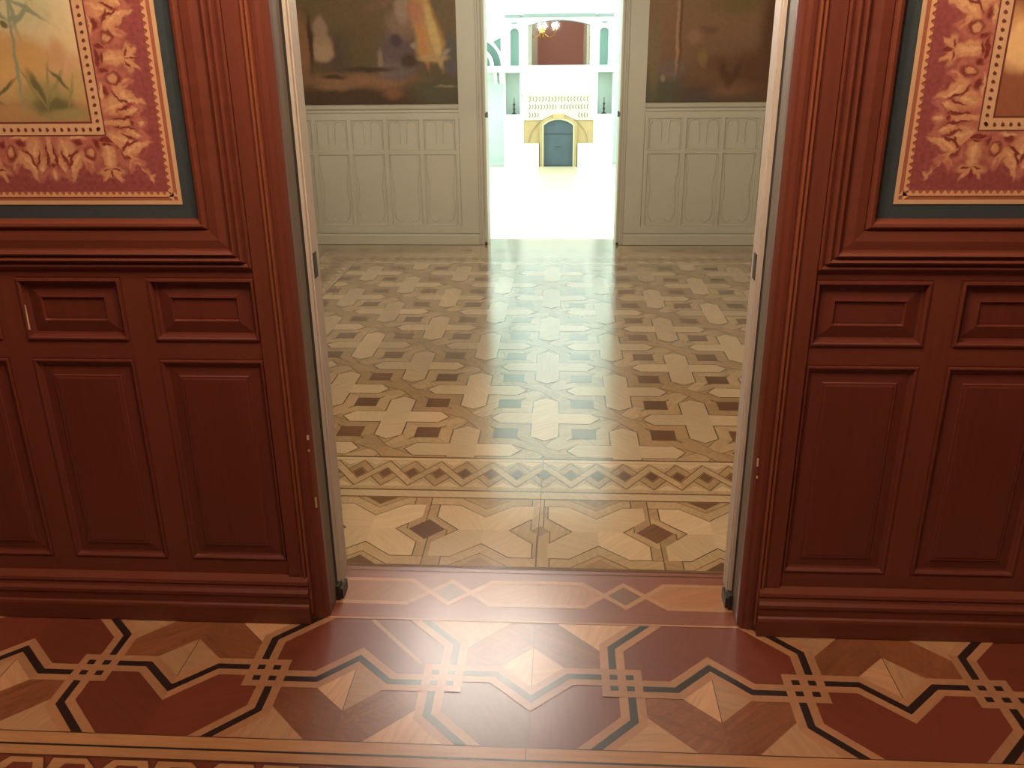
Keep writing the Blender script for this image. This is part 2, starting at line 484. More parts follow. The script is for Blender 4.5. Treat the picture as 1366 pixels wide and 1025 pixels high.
# ---- threshold strip in the doorway
th = Inlay((-.66, .66, -.002, .288))
TR, TO, TS, TD, TL = range(5)
TM = [parquet('threshold_mahogany', (0.20, 0.052, 0.026, 1), FR, dirs=False), parquet('threshold_oak', (0.30, 0.118, 0.045, 1), FR),
      parquet('threshold_strap', (0.40, 0.185, 0.085, 1), FR, isl=.08), parquet('threshold_dark', (0.15, 0.060, 0.028, 1), FR), F_line]
th.r(-.66, .66, -.002, .288, TR, 0)
TX = .015
for h in (-1, 1):
    X = lambda a: TX+h*a
    th.p([(X(.70), .085), (X(.395), .085), (X(.345), .146), (X(.395), .208), (X(.70), .208)], TO, 1)
    th.p([(X(.345), .146), (X(.28), .208), (X(.215), .146), (X(.28), .085)], TD, 1)
    a = [(X(.70), .208), (X(.405), .208), (X(.275), .085), (X(.145), .208), (X(0), .208)]
    b = [(X(.70), .084), (X(.405), .084), (X(.275), .207), (X(.145), .084), (X(0), .084)]
    th.p([(X(0), .085), (X(.145), .085), (X(.205), .146), (X(.145), .208), (X(0), .208)], TD if h > 3 else TO, 1)
    th.line(a, .017, TS, 3); th.line(b, .017, TS, 2)
th.r(-.66, .66, -.008, .006, TS, 4)
th.line([(-.66, .262), (.66, .262)], .003, TL, 4); th.line([(-.66, .286), (.66, .286)], .004, TL, 4)
tho = th.mb.build('floor_threshold', TM, fix=False); tho.location.z = -.003
struct(tho, 'reddish inlaid threshold strip between the two door jambs', 'threshold')

# ---- middle room floor
RX, RY0, RY1 = 2.45, .27, 5.45
md = Inlay((-RX, RX, .285, 5.70))
MM = [G_base, G_strap, G_cross, G_ring, G_dark, G_line, G_mid]
BAS, SRP, CRS, RNG, DRK, MLN, MID = range(7)
md.r(-RX, RX, .285, 5.70, MID, 0)
md.r(-RX, RX, .285, 5.44, BAS, 1)
GX = .015
# large frieze along the near wall
B = (-RX, RX, .300, .762)
YF, HS = .531, .176
PX = .408
for k in range(-7, 7):
    xs = GX+(k+.5)*PX
    def star(d):
        a = HS+d; n_ = .089+d*1.3; c = .089
        return [(xs-a, YF+c), (xs-a, YF+HS+d), (xs-c-.012, YF+HS+d), (xs, YF+n_), (xs+c+.012, YF+HS+d), (xs+a, YF+HS+d), (xs+a, YF+c),
                (xs+n_, YF), (xs+a, YF-c), (xs+a, YF-HS-d), (xs+c+.012, YF-HS-d), (xs, YF-n_), (xs-c-.012, YF-HS-d), (xs-a, YF-HS-d), (xs-a, YF-c), (xs-n_, YF)]
    def halves(pts, mat, layer):                       # the star is cut into four pieces through its notches
        for q in ((0, 1, 2, 3), (3, 4, 5, 6, 7), (7, 8, 9, 10, 11), (11, 12, 13, 14, 15)):
            md.p([pts[i] for i in q]+[(xs, YF)]+([pts[15]] if q[0] == 0 else []), mat, layer, B)
    halves(star(.0045), MLN, 3); halves(star(0), CRS, 4)
    # strap along the top and bottom following the notch, and the small triangle it leaves
    for sg in (-1, 1):
        pts = [(xs-.23, YF+sg*.205), (xs-.108, YF+sg*.205), (xs, YF+sg*.118), (xs+.108, YF+sg*.205), (xs+.23, YF+sg*.205)]
        md.line(pts, .056, MLN, 2, bounds=B); md.line(pts, .050, RNG, 2.5, bounds=B)
        md.p([(xs-.062, YF+sg*.232), (xs+.062, YF+sg*.232), (xs, YF+sg*.178)], DRK if k in (-2, 1) else MID, 3.2, B)
for k in range(-7, 8):
    xc = GX+k*PX
    small = (k == 0)
    hd = .105; d = .034 if small else .066
    dm = [(xc-hd, YF), (xc, YF+hd*1.0), (xc+hd, YF), (xc, YF-hd*1.0)]
    md.p(dm, RNG, 3.4, B)
    off = .012 if small else .042; wv = .045 if small else .062
    for sg in (-1, 1):
        x1 = xc-sg*off
        md.r(x1-wv/2-.002, x1+wv/2+.002, min(YF, YF+sg*.24), max(YF, YF+sg*.24), MLN, 3.6, B)
        md.r(x1-wv/2+.002, x1+wv/2-.002, min(YF, YF+sg*.24), max(YF, YF+sg*.24), SRP if k % 2 else RNG, 3.8, B)
    md.p([(xc-d, YF), (xc, YF+d*1.05), (xc+d, YF), (xc, YF-d*1.05)], DRK if not small else MID, 4.4, B)
md.line([(-RX, .292), (RX, .292)], .012, MLN, 4)
# plain bands and the plaited border round the field
FX0, FX1, FY0, FY1 = -1.60+GX*0, 1.63, 1.122, 4.71


def braid(x_a, y_a, length, along_x, flip):
    """plait: two zigzag straps with dark diamonds; local u runs along, v across (0 = field side)"""
    def T(u, v):
        v = v*flip
        return (x_a+u, y_a+v) if along_x else (x_a+v, y_a+u)
    def rect(u0, u1, v0, v1, mat, la): md.p([T(u0, v0), T(u1, v0), T(u1, v1), T(u0, v1)], mat, la)
    rect(-.36, length+.36, 0, .012, MLN, 2); rect(-.36, length+.36, .012, .034, CRS, 2)
    rect(-.3, length+.3, .034, .29, RNG, 2)
    rect(-.36, length+.36, .29, .300, MLN, 2); rect(-.36, length+.36, .300, .350, CRS, 2); rect(-.36, length+.36, .350, .358, MLN, 2)
    per = .108; n = int(length/per)+4; vc = .152; am = .078
    for ph in (0, 1):
        pts = [T(-.216+per*i, vc+(am if (i+ph) % 2 else -am)) for i in range(n+1)]
        md.line(pts, .040, MLN, 2.4+ph*.8); md.line(pts, .031, RNG if ph else SRP, 2.8+ph*.8)
    for i in range(n):
        u = -.216+per*i
        md.p([T(u-.027, vc), T(u, vc+.040), T(u+.027, vc), T(u, vc-.040)], DRK, 4.2)
        for sg in (-1, 1):
            md.p([T(u-.046+per/2, vc+sg*.112), T(u+.046+per/2, vc+sg*.112), T(u+per/2, vc+sg*.072)], CRS, 2.3)


braid(FX0, FY0, FX1-FX0, True, -1)
braid(FX0, FY1, FX1-FX0, True, 1)
braid(FX0, FY0, FY1-FY0, False, -1)
braid(FX1, FY0, FY1-FY0, False, 1)
# the field: crosses, squares and interlaced straps
FB = (FX0, FX1, FY0, FY1)
H = .352; CX0, CY0 = .013, 1.552


def cross(cx, cy, d):
    a, sh, tp = .060+d, .207+d*.5, .250+d*1.3
    q = [(a, a), (sh, a), (tp, 0), (sh, -a), (a, -a), (a, -sh), (0, -tp), (-a, -sh), (-a, -a), (-sh, -a), (-tp, 0), (-sh, a), (-a, a), (-a, sh), (0, tp), (a, sh)]
    return [(cx+x, cy+y) for x, y in q]


for i in range(-6, 7):
    for j in range(-3, 12):
        cx, cy = CX0+i*H, CY0+j*H
        if (i+j) % 2 == 0:
            for qx in (-1, 1):
                for qy in (-1, 1):
                    first = (qx*qy > 0)
                    pts = [(cx+qx*.352, cy), (cx+qx*.205, cy+qy*.0945), (cx+qx*.0945, cy+qy*.0945), (cx+qx*.0945, cy+qy*.205), (cx, cy+qy*.352)]
                    ly = 3.2 if first else 2.2
                    md.line(pts, .064, MLN, ly, bounds=FB); md.line(pts, .057, SRP if first else RNG, ly+.4, bounds=FB)
            out = cross(cx, cy, .005); inn = cross(cx, cy, 0)
            for pts, mt, ly in ((out, MLN, 4.2), (inn, CRS, 4.8)):
                # upright bar and the two side arms as separate boards
                md.p([pts[0], pts[4], pts[5], pts[6], pts[7], pts[8], pts[12], pts[13], pts[14], pts[15]], mt, ly, FB)
                md.p([pts[0], pts[1], pts[2], pts[3], pts[4]], mt, ly, FB)
                md.p([pts[8], pts[9], pts[10], pts[11], pts[12]], mt, ly, FB)
        sx, sy = cx+H/2, cy+H/2
        md.r(sx-.055, sx+.055, sy-.055, sy+.055, MLN, 4.2, FB); md.r(sx-.051, sx+.051, sy-.051, sy+.051, DRK, 4.6, FB)
md.line([(.006, .30), (.014, 1.12)], .0025, MLN, 6)
# outer frieze along the far and side walls
for k in range(-8, 8):
    x = GX+(k+.5)*.3
    md.r(x-.13, x+.13, 5.13, 5.30, SRP, 2); md.p([(x-.07, 5.215), (x, 5.28), (x+.07, 5.215), (x, 5.15)], DRK, 3)
mdo = md.mb.build('floor_middle', MM, fix=False); mdo.location.z = -.003
struct(mdo, 'middle room parquet floor of pale crosses and small dark squares', 'floor')

# ---- far room floor
fm = MB()
fm.box(-3.0, 3.0, 5.70, 11.6, -.10, 0)
for k in range(-7, 8):
    pass
ffo = fm.build('floor_far', M_farfloor); ffo.location.z = -.003
struct(ffo, 'sunlit pale oak floor of the far room', 'floor')
# slabs under the inlaid floors
sl = MB(); sl.box(-3, 3, -6, .285, -.12, -.004); sl.box(-3, 3, .285, 5.70, -.12, -.004)
so = sl.build('floor_slab', M_gap); struct(so, 'slab under the inlaid floors', 'floor')

# ------------------------------------------------------------------ front wall: mahogany wainscot either side of the doorway
ROOM_H = 4.2
DOOR_H = 2.75
WALL_X = 2.62
FRAME_PROF = [(0, 0), (.001, .008), (.005, .013), (.010, .011), (.012, .006), (.015, .006), (.018, .016), (.023, .021), (.028, .018), (.030, .012), (.033, .012), (.036, .020),
              (.040, .023), (.045, .019), (.048, .011), (.053, .010), (.075, .013), (.098, .010), (.101, .005), (.105, .012), (.111, .017), (.118, .015), (.123, .008), (.128, -.004), (.128, -.012)]
PAN_LOW = [(0, 0), (.004, -.001), (.006, .003), (.010, .0035), (.014, .000), (.017, -.006), (.023, -.008), (.050, -.005), (.053, -.0015), (.056, -.002), (.062, -.0005)]
PAN_UP = [(0, 0), (.004, -.001), (.006, .005), (.011, .006), (.015, .001), (.018, -.012), (.024, -.014), (.058, -.006), (.062, -.013), (.064, -.012)]
TAP_TOP = 2.60
for side, sg in (('left', -1), ('right', 1)):
    root = empty('wall_'+side)
    struct(root, 'mahogany panelled wall to the %s of the near doorway' % side, 'wall')
    root.location = (sg*.72, 0, 0)

    def put(o):
        o.parent = root; o.matrix_parent_inverse = Matrix.Translation((-sg*.72, 0, 0)); return o
    X = lambda a, b: tuple(sorted((sg*a, sg*b)))
    # masonry behind the panelling
    b = MB(); x0, x1 = X(.66, 3.0); b.box(x0, x1, .02, .268, 0, ROOM_H)
    put(b.build('masonry', M_cream))
    # upper wall of red cloth above the framed tapestry
    b = MB(); b.box(*X(.60, 3.0), -.0005, .02, TAP_TOP+.12, ROOM_H); put(b.build('upper_panel', M_mah_v))
    b = MB(); b.box(*X(WALL_X-.03, 3.0), -.0005, .02, 0, TAP_TOP+.12); put(b.build('corner_panel', M_mah_v))
    # panel columns
    cols = [(.7195, 1.0145)] + [(1.080+.354*i, 1.372+.354*i) for i in range(4)]
    zs = ((.192, .829), (.876, 1.0565))
    # stiles and rails: one plane cut around the panels
    st = MB(); ra = MB()
    edges = [.66] + [v for c in cols for v in c] + [WALL_X-.03]
    for i in range(0, len(edges), 2):
        st.box(*X(edges[i], edges[i+1]), 0, .02, .10, 1.085)
    for c in cols:
        for z0, z1 in ((.10, .192), (.829, .876), (1.0565, 1.085)):
            ra.box(*X(*c), 0, .02, z0, z1)
    put(st.build('stile', M_mah_v)); put(ra.build('rail', M_mah_h))
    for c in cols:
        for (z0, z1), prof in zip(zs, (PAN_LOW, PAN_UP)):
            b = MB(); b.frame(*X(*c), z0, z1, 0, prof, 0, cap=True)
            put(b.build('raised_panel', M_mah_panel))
    # ledge under the tapestry frame
    b = MB(); b.prism_x([(0, 1.077), (-.006, 1.078), (-.010, 1.083), (-.010, 1.088), (-.004, 1.092), (0, 1.094)], *X(.722, WALL_X-.03))
    put(b.build('dado_moulding', M_mah_h))
    # chips in the mahogany
    if sg < 0:
        b = MB()
        for (x, z, dx, dz) in ((-1.352, .945, .0025, .035),):
            b.poly([(x-dx, -.0062, z+dz), (x-dx*2.2, -.0062, z-dz), (x, -.0062, z-dz), (x+dx*.4, -.0062, z+dz)], 0)
        put(b.build('paint_chip', M_chip))

    # baseboard
    b = MB()
    b.prism_x([(0, 0), (-.040, 0), (-.040, .052), (-.038, .060), (-.032, .064), (-.032, .090), (-.036, .094), (-.036, .104), (-.028, .112), (-.024, .122),
               (-.028, .128), (-.026, .138), (-.012, .143), (0, .147)], *X(.660, WALL_X))
    bo = b.build('baseboard_'+side, M_mah_h)
    struct(bo, 'moulded mahogany baseboard to the %s of the near doorway' % side, 'baseboard')

    # door casing
    root2 = empty('trim_'+('1' if sg < 0 else '2'), (sg*.66, 0, 0))
    struct(root2, 'tall beaded mahogany door casing on the %s jamb' % side, 'door casing')

    def put2(o):
        o.parent = root2; o.matrix_parent_inverse = Matrix.Translation((-sg*.66, 0, 0)); return o
    prof = [(.7215, .02), (.7215, -.005), (.719, -.008), (.682, -.008), (.680, -.006), (.653, -.006), (.651, -.009), (.640, -.010), (.630, -.004), (.622, -.004),
            (.617, .004), (.6125, .014), (.6125, .034), (.66, .034), (.66, .02)]
    b = MB(); b.prism_z([(sg*x, y) for x, y in prof], 0, DOOR_H); put2(b.build('casing', M_mah_v))
    b = MB()
    for c in (.6715, .6605):
        pr = [(c+.0042*math.cos(t*PI/5), -.007-.008*math.sin(t*PI/5)) for t in range(6)]
        b.prism_z([(sg*x, y) for x, y in pr], .02, DOOR_H)
    put2(b.build('bead', M_mah_bead))
    ch = MB()
    lst = ((.621, .600, .003, .007), (.622, .560, .0022, .003), (.617, .395, .002, .016)) if sg < 0 else ((.622, .545, .002, .012), (.624, .500, .002, .004), (.690, .52, .0015, .003))
    for x, z, dx, dz in lst:
        ch.box(sg*x-dx, sg*x+dx, -.0078 if x > .65 else -.0052, -.002, z-dz, z+dz)
    put2(ch.build('paint_chip', M_chip))

    # jamb lining of the doorway
    root3 = empty('door_'+('1' if sg < 0 else '2'), (sg*.61, .1, 0))
    struct(root3, 'worn cream door jamb with dark rebate on the %s of the near doorway' % side, 'door jamb')

    def put3(o):
        o.parent = root3; o.matrix_parent_inverse = Matrix.Translation((-sg*.61, -.1, 0)); return o
    b = MB(); b.box(*X(.6125, .66), .034, .092, .0, DOOR_H); put3(b.build('rebate', M_rebate))
    b = MB(); b.box(*X(.612, .66), .092, .114, .0, DOOR_H); put3(b.build('gap', M_gap))  # solid dark strip; the shade inside the gap is put into its colour
    b = MB(); b.box(*X(.603, .66), .114, .205, .035, DOOR_H)
    b.box(*X(.600, .603), .130, .190, .035, DOOR_H); put3(b.build('jamb_lining', M_jamb))
    b = MB(); b.box(*X(.622, .66), .205, .268, 0, DOOR_H); put3(b.build('back_lining', M_cream))
    b = MB(); b.box(*X(.598, .6005), .135, .165, 1.02, 1.09); put3(b.build('strike_plate', M_iron))
    b = MB(); b.box(*X(.592, .655), .095, .155, 0, .035); b.box(*X(.600, .612), .085, .12, .0, .05); put3(b.build('floor_bolt', M_iron))

# lintel over the doorway
b = MB(); b.box(-.66, .66, 0, .268, DOOR_H, ROOM_H); b.box(-.735, .735, -.02, 0, DOOR_H, DOOR_H+.14)
o = b.build('wall_lintel', M_mah_h); struct(o, 'mahogany wall above the near doorway', 'wall')


# ------------------------------------------------------------------ tapestries
def tap_mats(key):
    red = srgb(146, 80, 66); mauve = srgb(130, 64, 62); tan = srgb(182, 128, 92); dk = srgb(112, 46, 38); lt = srgb(196, 148, 108); pk = srgb(162, 96, 80)
    hp = .15
    bl = [
        # scroll beside the urn
        (.048, .045, .026, .032, .3, pk, .35), (.047, .042, .015, .019, 0, dk, .35), (.046, .040, .009, .011, 0, tan, .4), (.060, .066, .020, .008, -.9, tan, .35), (.056, .078, .016, .006, -1.2, pk, .4),
        # large acanthus leaf with its lobes
        (.104, .048, .024, .046, .30, tan, .35), (.090, .074, .026, .012, 1.0, tan, .35), (.112, .086, .026, .009, 1.5, pk, .4), (.082, .052, .022, .010, .55, tan, .35), (.126, .070, .020, .009, 2.1, tan, .35),
        (.106, .050, .004, .040, .32, lt, .5), (.100, .060, .022, .0035, 1.15, dk, .5), (.092, .044, .018, .0035, .6, dk, .5), (.116, .056, .020, .0035, 1.9, dk, .5), (.098, .078, .016, .0035, 1.2, lt, .5),
        (.086, .060, .012, .0035, .8, lt, .5), (.122, .078, .012, .003, 2.0, lt, .5), (.080, .088, .014, .005, .7, mauve, .5), (.100, .100, .014, .005, 1.3, tan, .5), (.128, .094, .012, .005, 2.2, pk, .5),
        # stalk and flower between the leaves
        (.150, .034, .010, .036, 0, tan, .4), (.140, .050, .003, .034, .08, dk, .5), (.150, .090, .016, .020, 0, pk, .4), (.150, .094, .005, .012, 0, lt, .5), (.150, .070, .006, .006, 0, dk, .5),
        # urn
        (.000, .052, .017, .036, 0, tan, .3), (.000, .048, .006, .028, 0, lt, .5), (.000, .088, .034, .012, 0, tan, .4), (.016, .100, .014, .005, .9, tan, .5), (.000, .098, .003, .016, 0, dk, .5), (.014, .084, .010, .003, .3, dk, .5),
        (.000, .010, .024, .0055, 0, dk, .25), (.000, .020, .012, .004, 0, dk, .4), (.075, .006, .020, .004, 0, lt, .5), (.075, .016, .012, .008, 0, dk, .5), (.028, .020, .006, .012, .4, dk, .5),
    ]
    border = painting('tapestry_border_'+key, [(0, pk), (.05, red), (.10, mauve), (.14, mauve)], bl, warp=.0050, wscale=55, grain=.20, wrap=hp, gscale=90)
    sky = srgb(220, 200, 170); sk2 = srgb(208, 180, 140); gr = srgb(138, 124, 80); dg = srgb(98, 92, 60); bg = srgb(176, 166, 128); blu = srgb(128, 132, 108)
    if key == 'left':
        # u = distance from the doorway-side edge, v = height above the lower edge
        b2 = [(.14, .28, .12, .12, 0, bg, .7), (.10, .10, .13, .05, .1, srgb(170, 142, 94), .7), (.30, .06, .14, .03, -.1, srgb(164, 138, 92), .6), (.06, .14, .05, .03, 0, srgb(186, 146, 112), .6), (.22, .13, .05, .012, .5, srgb(160, 126, 84), .6), (.16, .16, .09, .045, .2, srgb(176, 138, 88), .5), (.26, .10, .16, .035, -.2, srgb(184, 146, 92), .6),
              (.30, .025, .4, .026, 0, srgb(158, 120, 80), .5), (.10, .05, .065, .040, 0, gr, .5), (.085, .035, .05, .022, 0, dg, .5), (.05, .018, .06, .012, 0, gr, .5),
              (.118, .075, .010, .045, -.35, dg, .5), (.158, .17, .004, .15, .05, blu, .5), (.150, .30, .005, .10, -.1, blu, .5), (.13, .24, .006, .035, .7, blu, .5), (.18, .25, .005, .03, -.8, blu, .5),
              (.19, .265, .005, .05, 1.0, blu, .5), (.11, .26, .005, .05, -1.0, blu, .5), (.175, .36, .022, .010, .5, blu, .5), (.13, .355, .022, .010, -.5, blu, .5), (.155, .38, .008, .024, .1, blu, .5), (.075, .32, .016, .009, .3, blu, .5), (.225, .30, .018, .010, -.3, blu, .5), (.07, .25, .020, .010, .5, bg, .5), (.185, .285, .014, .008, .3, blu, .4), (.205, .205, .016, .010, -.2, dg, .4), (.125, .295, .015, .008, .4, blu, .4), (.145, .235, .014, .007, -.4, blu, .4), (.098, .285, .012, .007, .2, blu, .4),
              (.165, .330, .013, .010, 1.0, blu, .4), (.140, .335, .010, .014, .4, blu, .4), (.172, .225, .012, .007, .6, dg, .4), (.11, .26, .014, .005, .5, blu, .4), (.25, .29, .03, .007, 0, srgb(180, 132, 84), .5),
              (.09, .09, .004, .05, .2, gr, .6), (.07, .085, .004, .045, .5, gr, .6), (.13, .08, .004, .05, -.5, gr, .6), (.035, .07, .004, .035, .3, gr, .6), (.24, .06, .030, .004, .6, dg, .6), (.20, .08, .035, .004, -.6, dg, .6), (.28, .045, .02, .004, .9, dg, .6), (.06, .10, .030, .004, .9, dg, .6), (.055, .16, .018, .03, 0, srgb(180, 140, 100), .6),
              (.15, .43, .004, .10, 0, srgb(176, 140, 92), .5), (.085, .40, .004, .12, .05, srgb(178, 142, 94), .5), (.11, .5, .12, .03, 0, srgb(150, 140, 90), .6), (.4, .45, .1, .18, 0, srgb(150, 134, 92), .7), (.5, .25, .12, .2, 0, srgb(170, 140, 96), .7)]
        pic = painting('tapestry_picture_left', [(0, srgb(150, 112, 70)), (.08, srgb(190, 150, 96)), (.2, sk2), (.35, sky), (1.2, srgb(222, 196, 150))], b2, warp=.004, wscale=30, grain=.06)
    else:
        b2 = [(.02, .035, .3, .075, 0, srgb(136, 82, 56), .25), (.05, .16, .07, .055, .45, srgb(214, 170, 118), .3), (.13, .21, .09, .05, .6, srgb(222, 182, 132), .4),
              (.03, .30, .06, .07, 0, srgb(120, 66, 56), .4), (.12, .33, .05, .05, .3, srgb(128, 70, 58), .4), (.2, .12, .09, .05, -.1, srgb(190, 140, 92), .5), (.3, .35, .12, .2, 0, srgb(204, 160, 110), .5),
              (.25, .5, .2, .08, 0, srgb(120, 110, 70), .6), (.45, .3, .1, .2, 0, srgb(160, 120, 80), .6), (.4, .06, .2, .05, 0, srgb(120, 96, 60), .6)]
        pic = painting('tapestry_picture_right', [(0, srgb(126, 76, 54)), (.08, srgb(140, 84, 58)), (.2, srgb(186, 136, 90)), (1.2, srgb(214, 184, 136))], b2, warp=.004, wscale=30, grain=.08)
    return border, pic


M_blue = plain('dark_teal_woven_edge', srgb(44, 52, 54), .8, .22, 60)
M_galloon = plain('pale_woven_line', srgb(186, 146, 108), .8, .08, 60)
M_rope = plain('tan_woven_scallop', srgb(194, 140, 100), .8, .1, 60)
M_ropedark = plain('brown_woven_ground', srgb(146, 80, 54), .8, .1, 60)
M_braid = plain('tan_woven_braid', srgb(190, 146, 108), .8, .1, 60)
M_braiddark = plain('dark_woven_spots', srgb(96, 44, 30), .8, .1, 60)


def uvrect(mb, pts, uv, mat=0): mb.poly(pts, mat, uv)


def band(mb, x0, x1, z0, z1, d0, d1, y, mat=0, uv=False, off=.001):
    """flat picture-frame band between insets d0 and d1, four mitred strips, with a woven thickness"""
    a = [(x0+d0, z0+d0), (x1-d0, z0+d0), (x1-d0, z1-d0), (x0+d0, z1-d0)]
    c = [(x0+d1, z0+d1), (x1-d1, z0+d1), (x1-d1, z1-d1), (x0+d1, z1-d1)]
    wd = d1-d0
    for k in range(4):
        j = (k+1) % 4
        L = (Vector(a[j])-Vector(a[k])).length
        pts = [(a[k][0], y, a[k][1]), (a[j][0], y, a[j][1]), (c[j][0], y, c[j][1]), (c[k][0], y, c[k][1])]
        # u measured from the strip's middle, v from the inner edge outwards
        u = [(-L/2, wd), (L/2, wd), (L/2-wd, 0), (-L/2+wd, 0)]
        mb.poly(pts, mat, u if uv else None)


for side, sg in (('left', -1), ('right', 1)):
    border_m, pic_m = tap_mats(side)
    xa, xb = sorted((sg*.7215, sg*2.59))
    z0, z1 = 1.081, TAP_TOP+.11
    root = empty('tapestry', ((xa+xb)/2, 0, z0))
    lab = {'left': 'framed red bordered tapestry of a pale landscape with a leafy plant, left of the doorway',
           'right': 'framed red bordered tapestry with a brown scene, right of the doorway'}[side]
    tag(root, lab, 'tapestry', 'tapestries framed in the mahogany wall')

    def put(o):
        o.parent = root; o.matrix_parent_inverse = Matrix.Translation(-Vector(root.location)); return o
    fr = MB(); fr.frame(xa, xb, z0, z1, 0, FRAME_PROF, 0); put(fr.build('frame', M_mah_h))
    # woven edge starts .126 inside the frame's outer edge
    B0 = .1265; yb = .006
    mb = MB(); band(mb, xa, xb, z0, z1, B0-.004, B0+.037, yb); mb.poly([(xa+.1, .0085, z0+.1), (xb-.1, .0085, z0+.1), (xb-.1, .0085, z1-.1), (xa+.1, .0085, z1-.1)], 0)
    put(mb.build('blue_edge', M_blue))
    mb = MB(); band(mb, xa, xb, z0, z1, B0+.037, B0+.0475, yb-.002, 0); put(mb.build('pale_line', M_galloon))
    mb = MB(); band(mb, xa, xb, z0, z1, B0+.0475, B0+.070, yb-.001, 1)
    D = B0+.0475
    def scallops(D, wd, step, mat, shape):
        X0_, X1_, Z0_, Z1_ = xa+D, xb-D, z0+D, z1-D
        n = int((X1_-X0_)/step)
        for i in range(n):
            x = X0_+(i+.5)*(X1_-X0_)/n
            for zz, s in ((Z0_, 1), (Z1_, -1)):
                mb.poly([(x+px*step, yb-.0025, zz+s*pv*wd) for px, pv in shape], mat)
        n = int((Z1_-Z0_)/step)
        for i in range(n):
            z = Z0_+(i+.5)*(Z1_-Z0_)/n
            for xx, s in ((X0_, 1), (X1_, -1)):
                mb.poly([(xx+s*pv*wd, yb-.0025, z+px*step) for px, pv in shape], mat)
    scallops(D, .022, .0165, 0, [(-.5, .40), (-.1, .42), (.5, .40), (.5, .62), (.3, .78), (.12, 1.0), (-.12, .98), (-.3, .70), (-.5, .62)])
    put(mb.build('scalloped_edge', [M_rope, M_ropedark]))
    mb = MB(); band(mb, xa, xb, z0, z1, B0+.070, B0+.207, yb-.001, 0, uv=True); put(mb.build('floral_border', border_m))
    mb = MB(); band(mb, xa, xb, z0, z1, B0+.207, B0+.210, yb-.0015, 1); band(mb, xa, xb, z0, z1, B0+.210, B0+.2365, yb-.0015, 0)
    band(mb, xa, xb, z0, z1, B0+.2365, B0+.241, yb-.0015, 1)
    scallops(B0+.2155, .015, .0185, 1, [(-.22, .30), (.0, .12), (.24, .34), (.12, .66), (-.1, .80), (-.2, .60)])
    put(mb.build('inner_braid', [M_braid, M_braiddark]))
    d = B0+.241
    mb = MB(); x0_, x1_, za, zb = xa+d, xb-d, z0+d, z1-d
    W_ = x1_-x0_; Hh = zb-za
    uvs = [(W_, 0), (0, 0), (0, Hh), (W_, Hh)] if sg < 0 else [(0, 0), (W_, 0), (W_, Hh), (0, Hh)]
    mb.poly([(x0_, yb-.001, za), (x1_, yb-.001, za), (x1_, yb-.001, zb), (x0_, yb-.001, zb)], 0, uvs)
    put(mb.build('picture', pic_m))

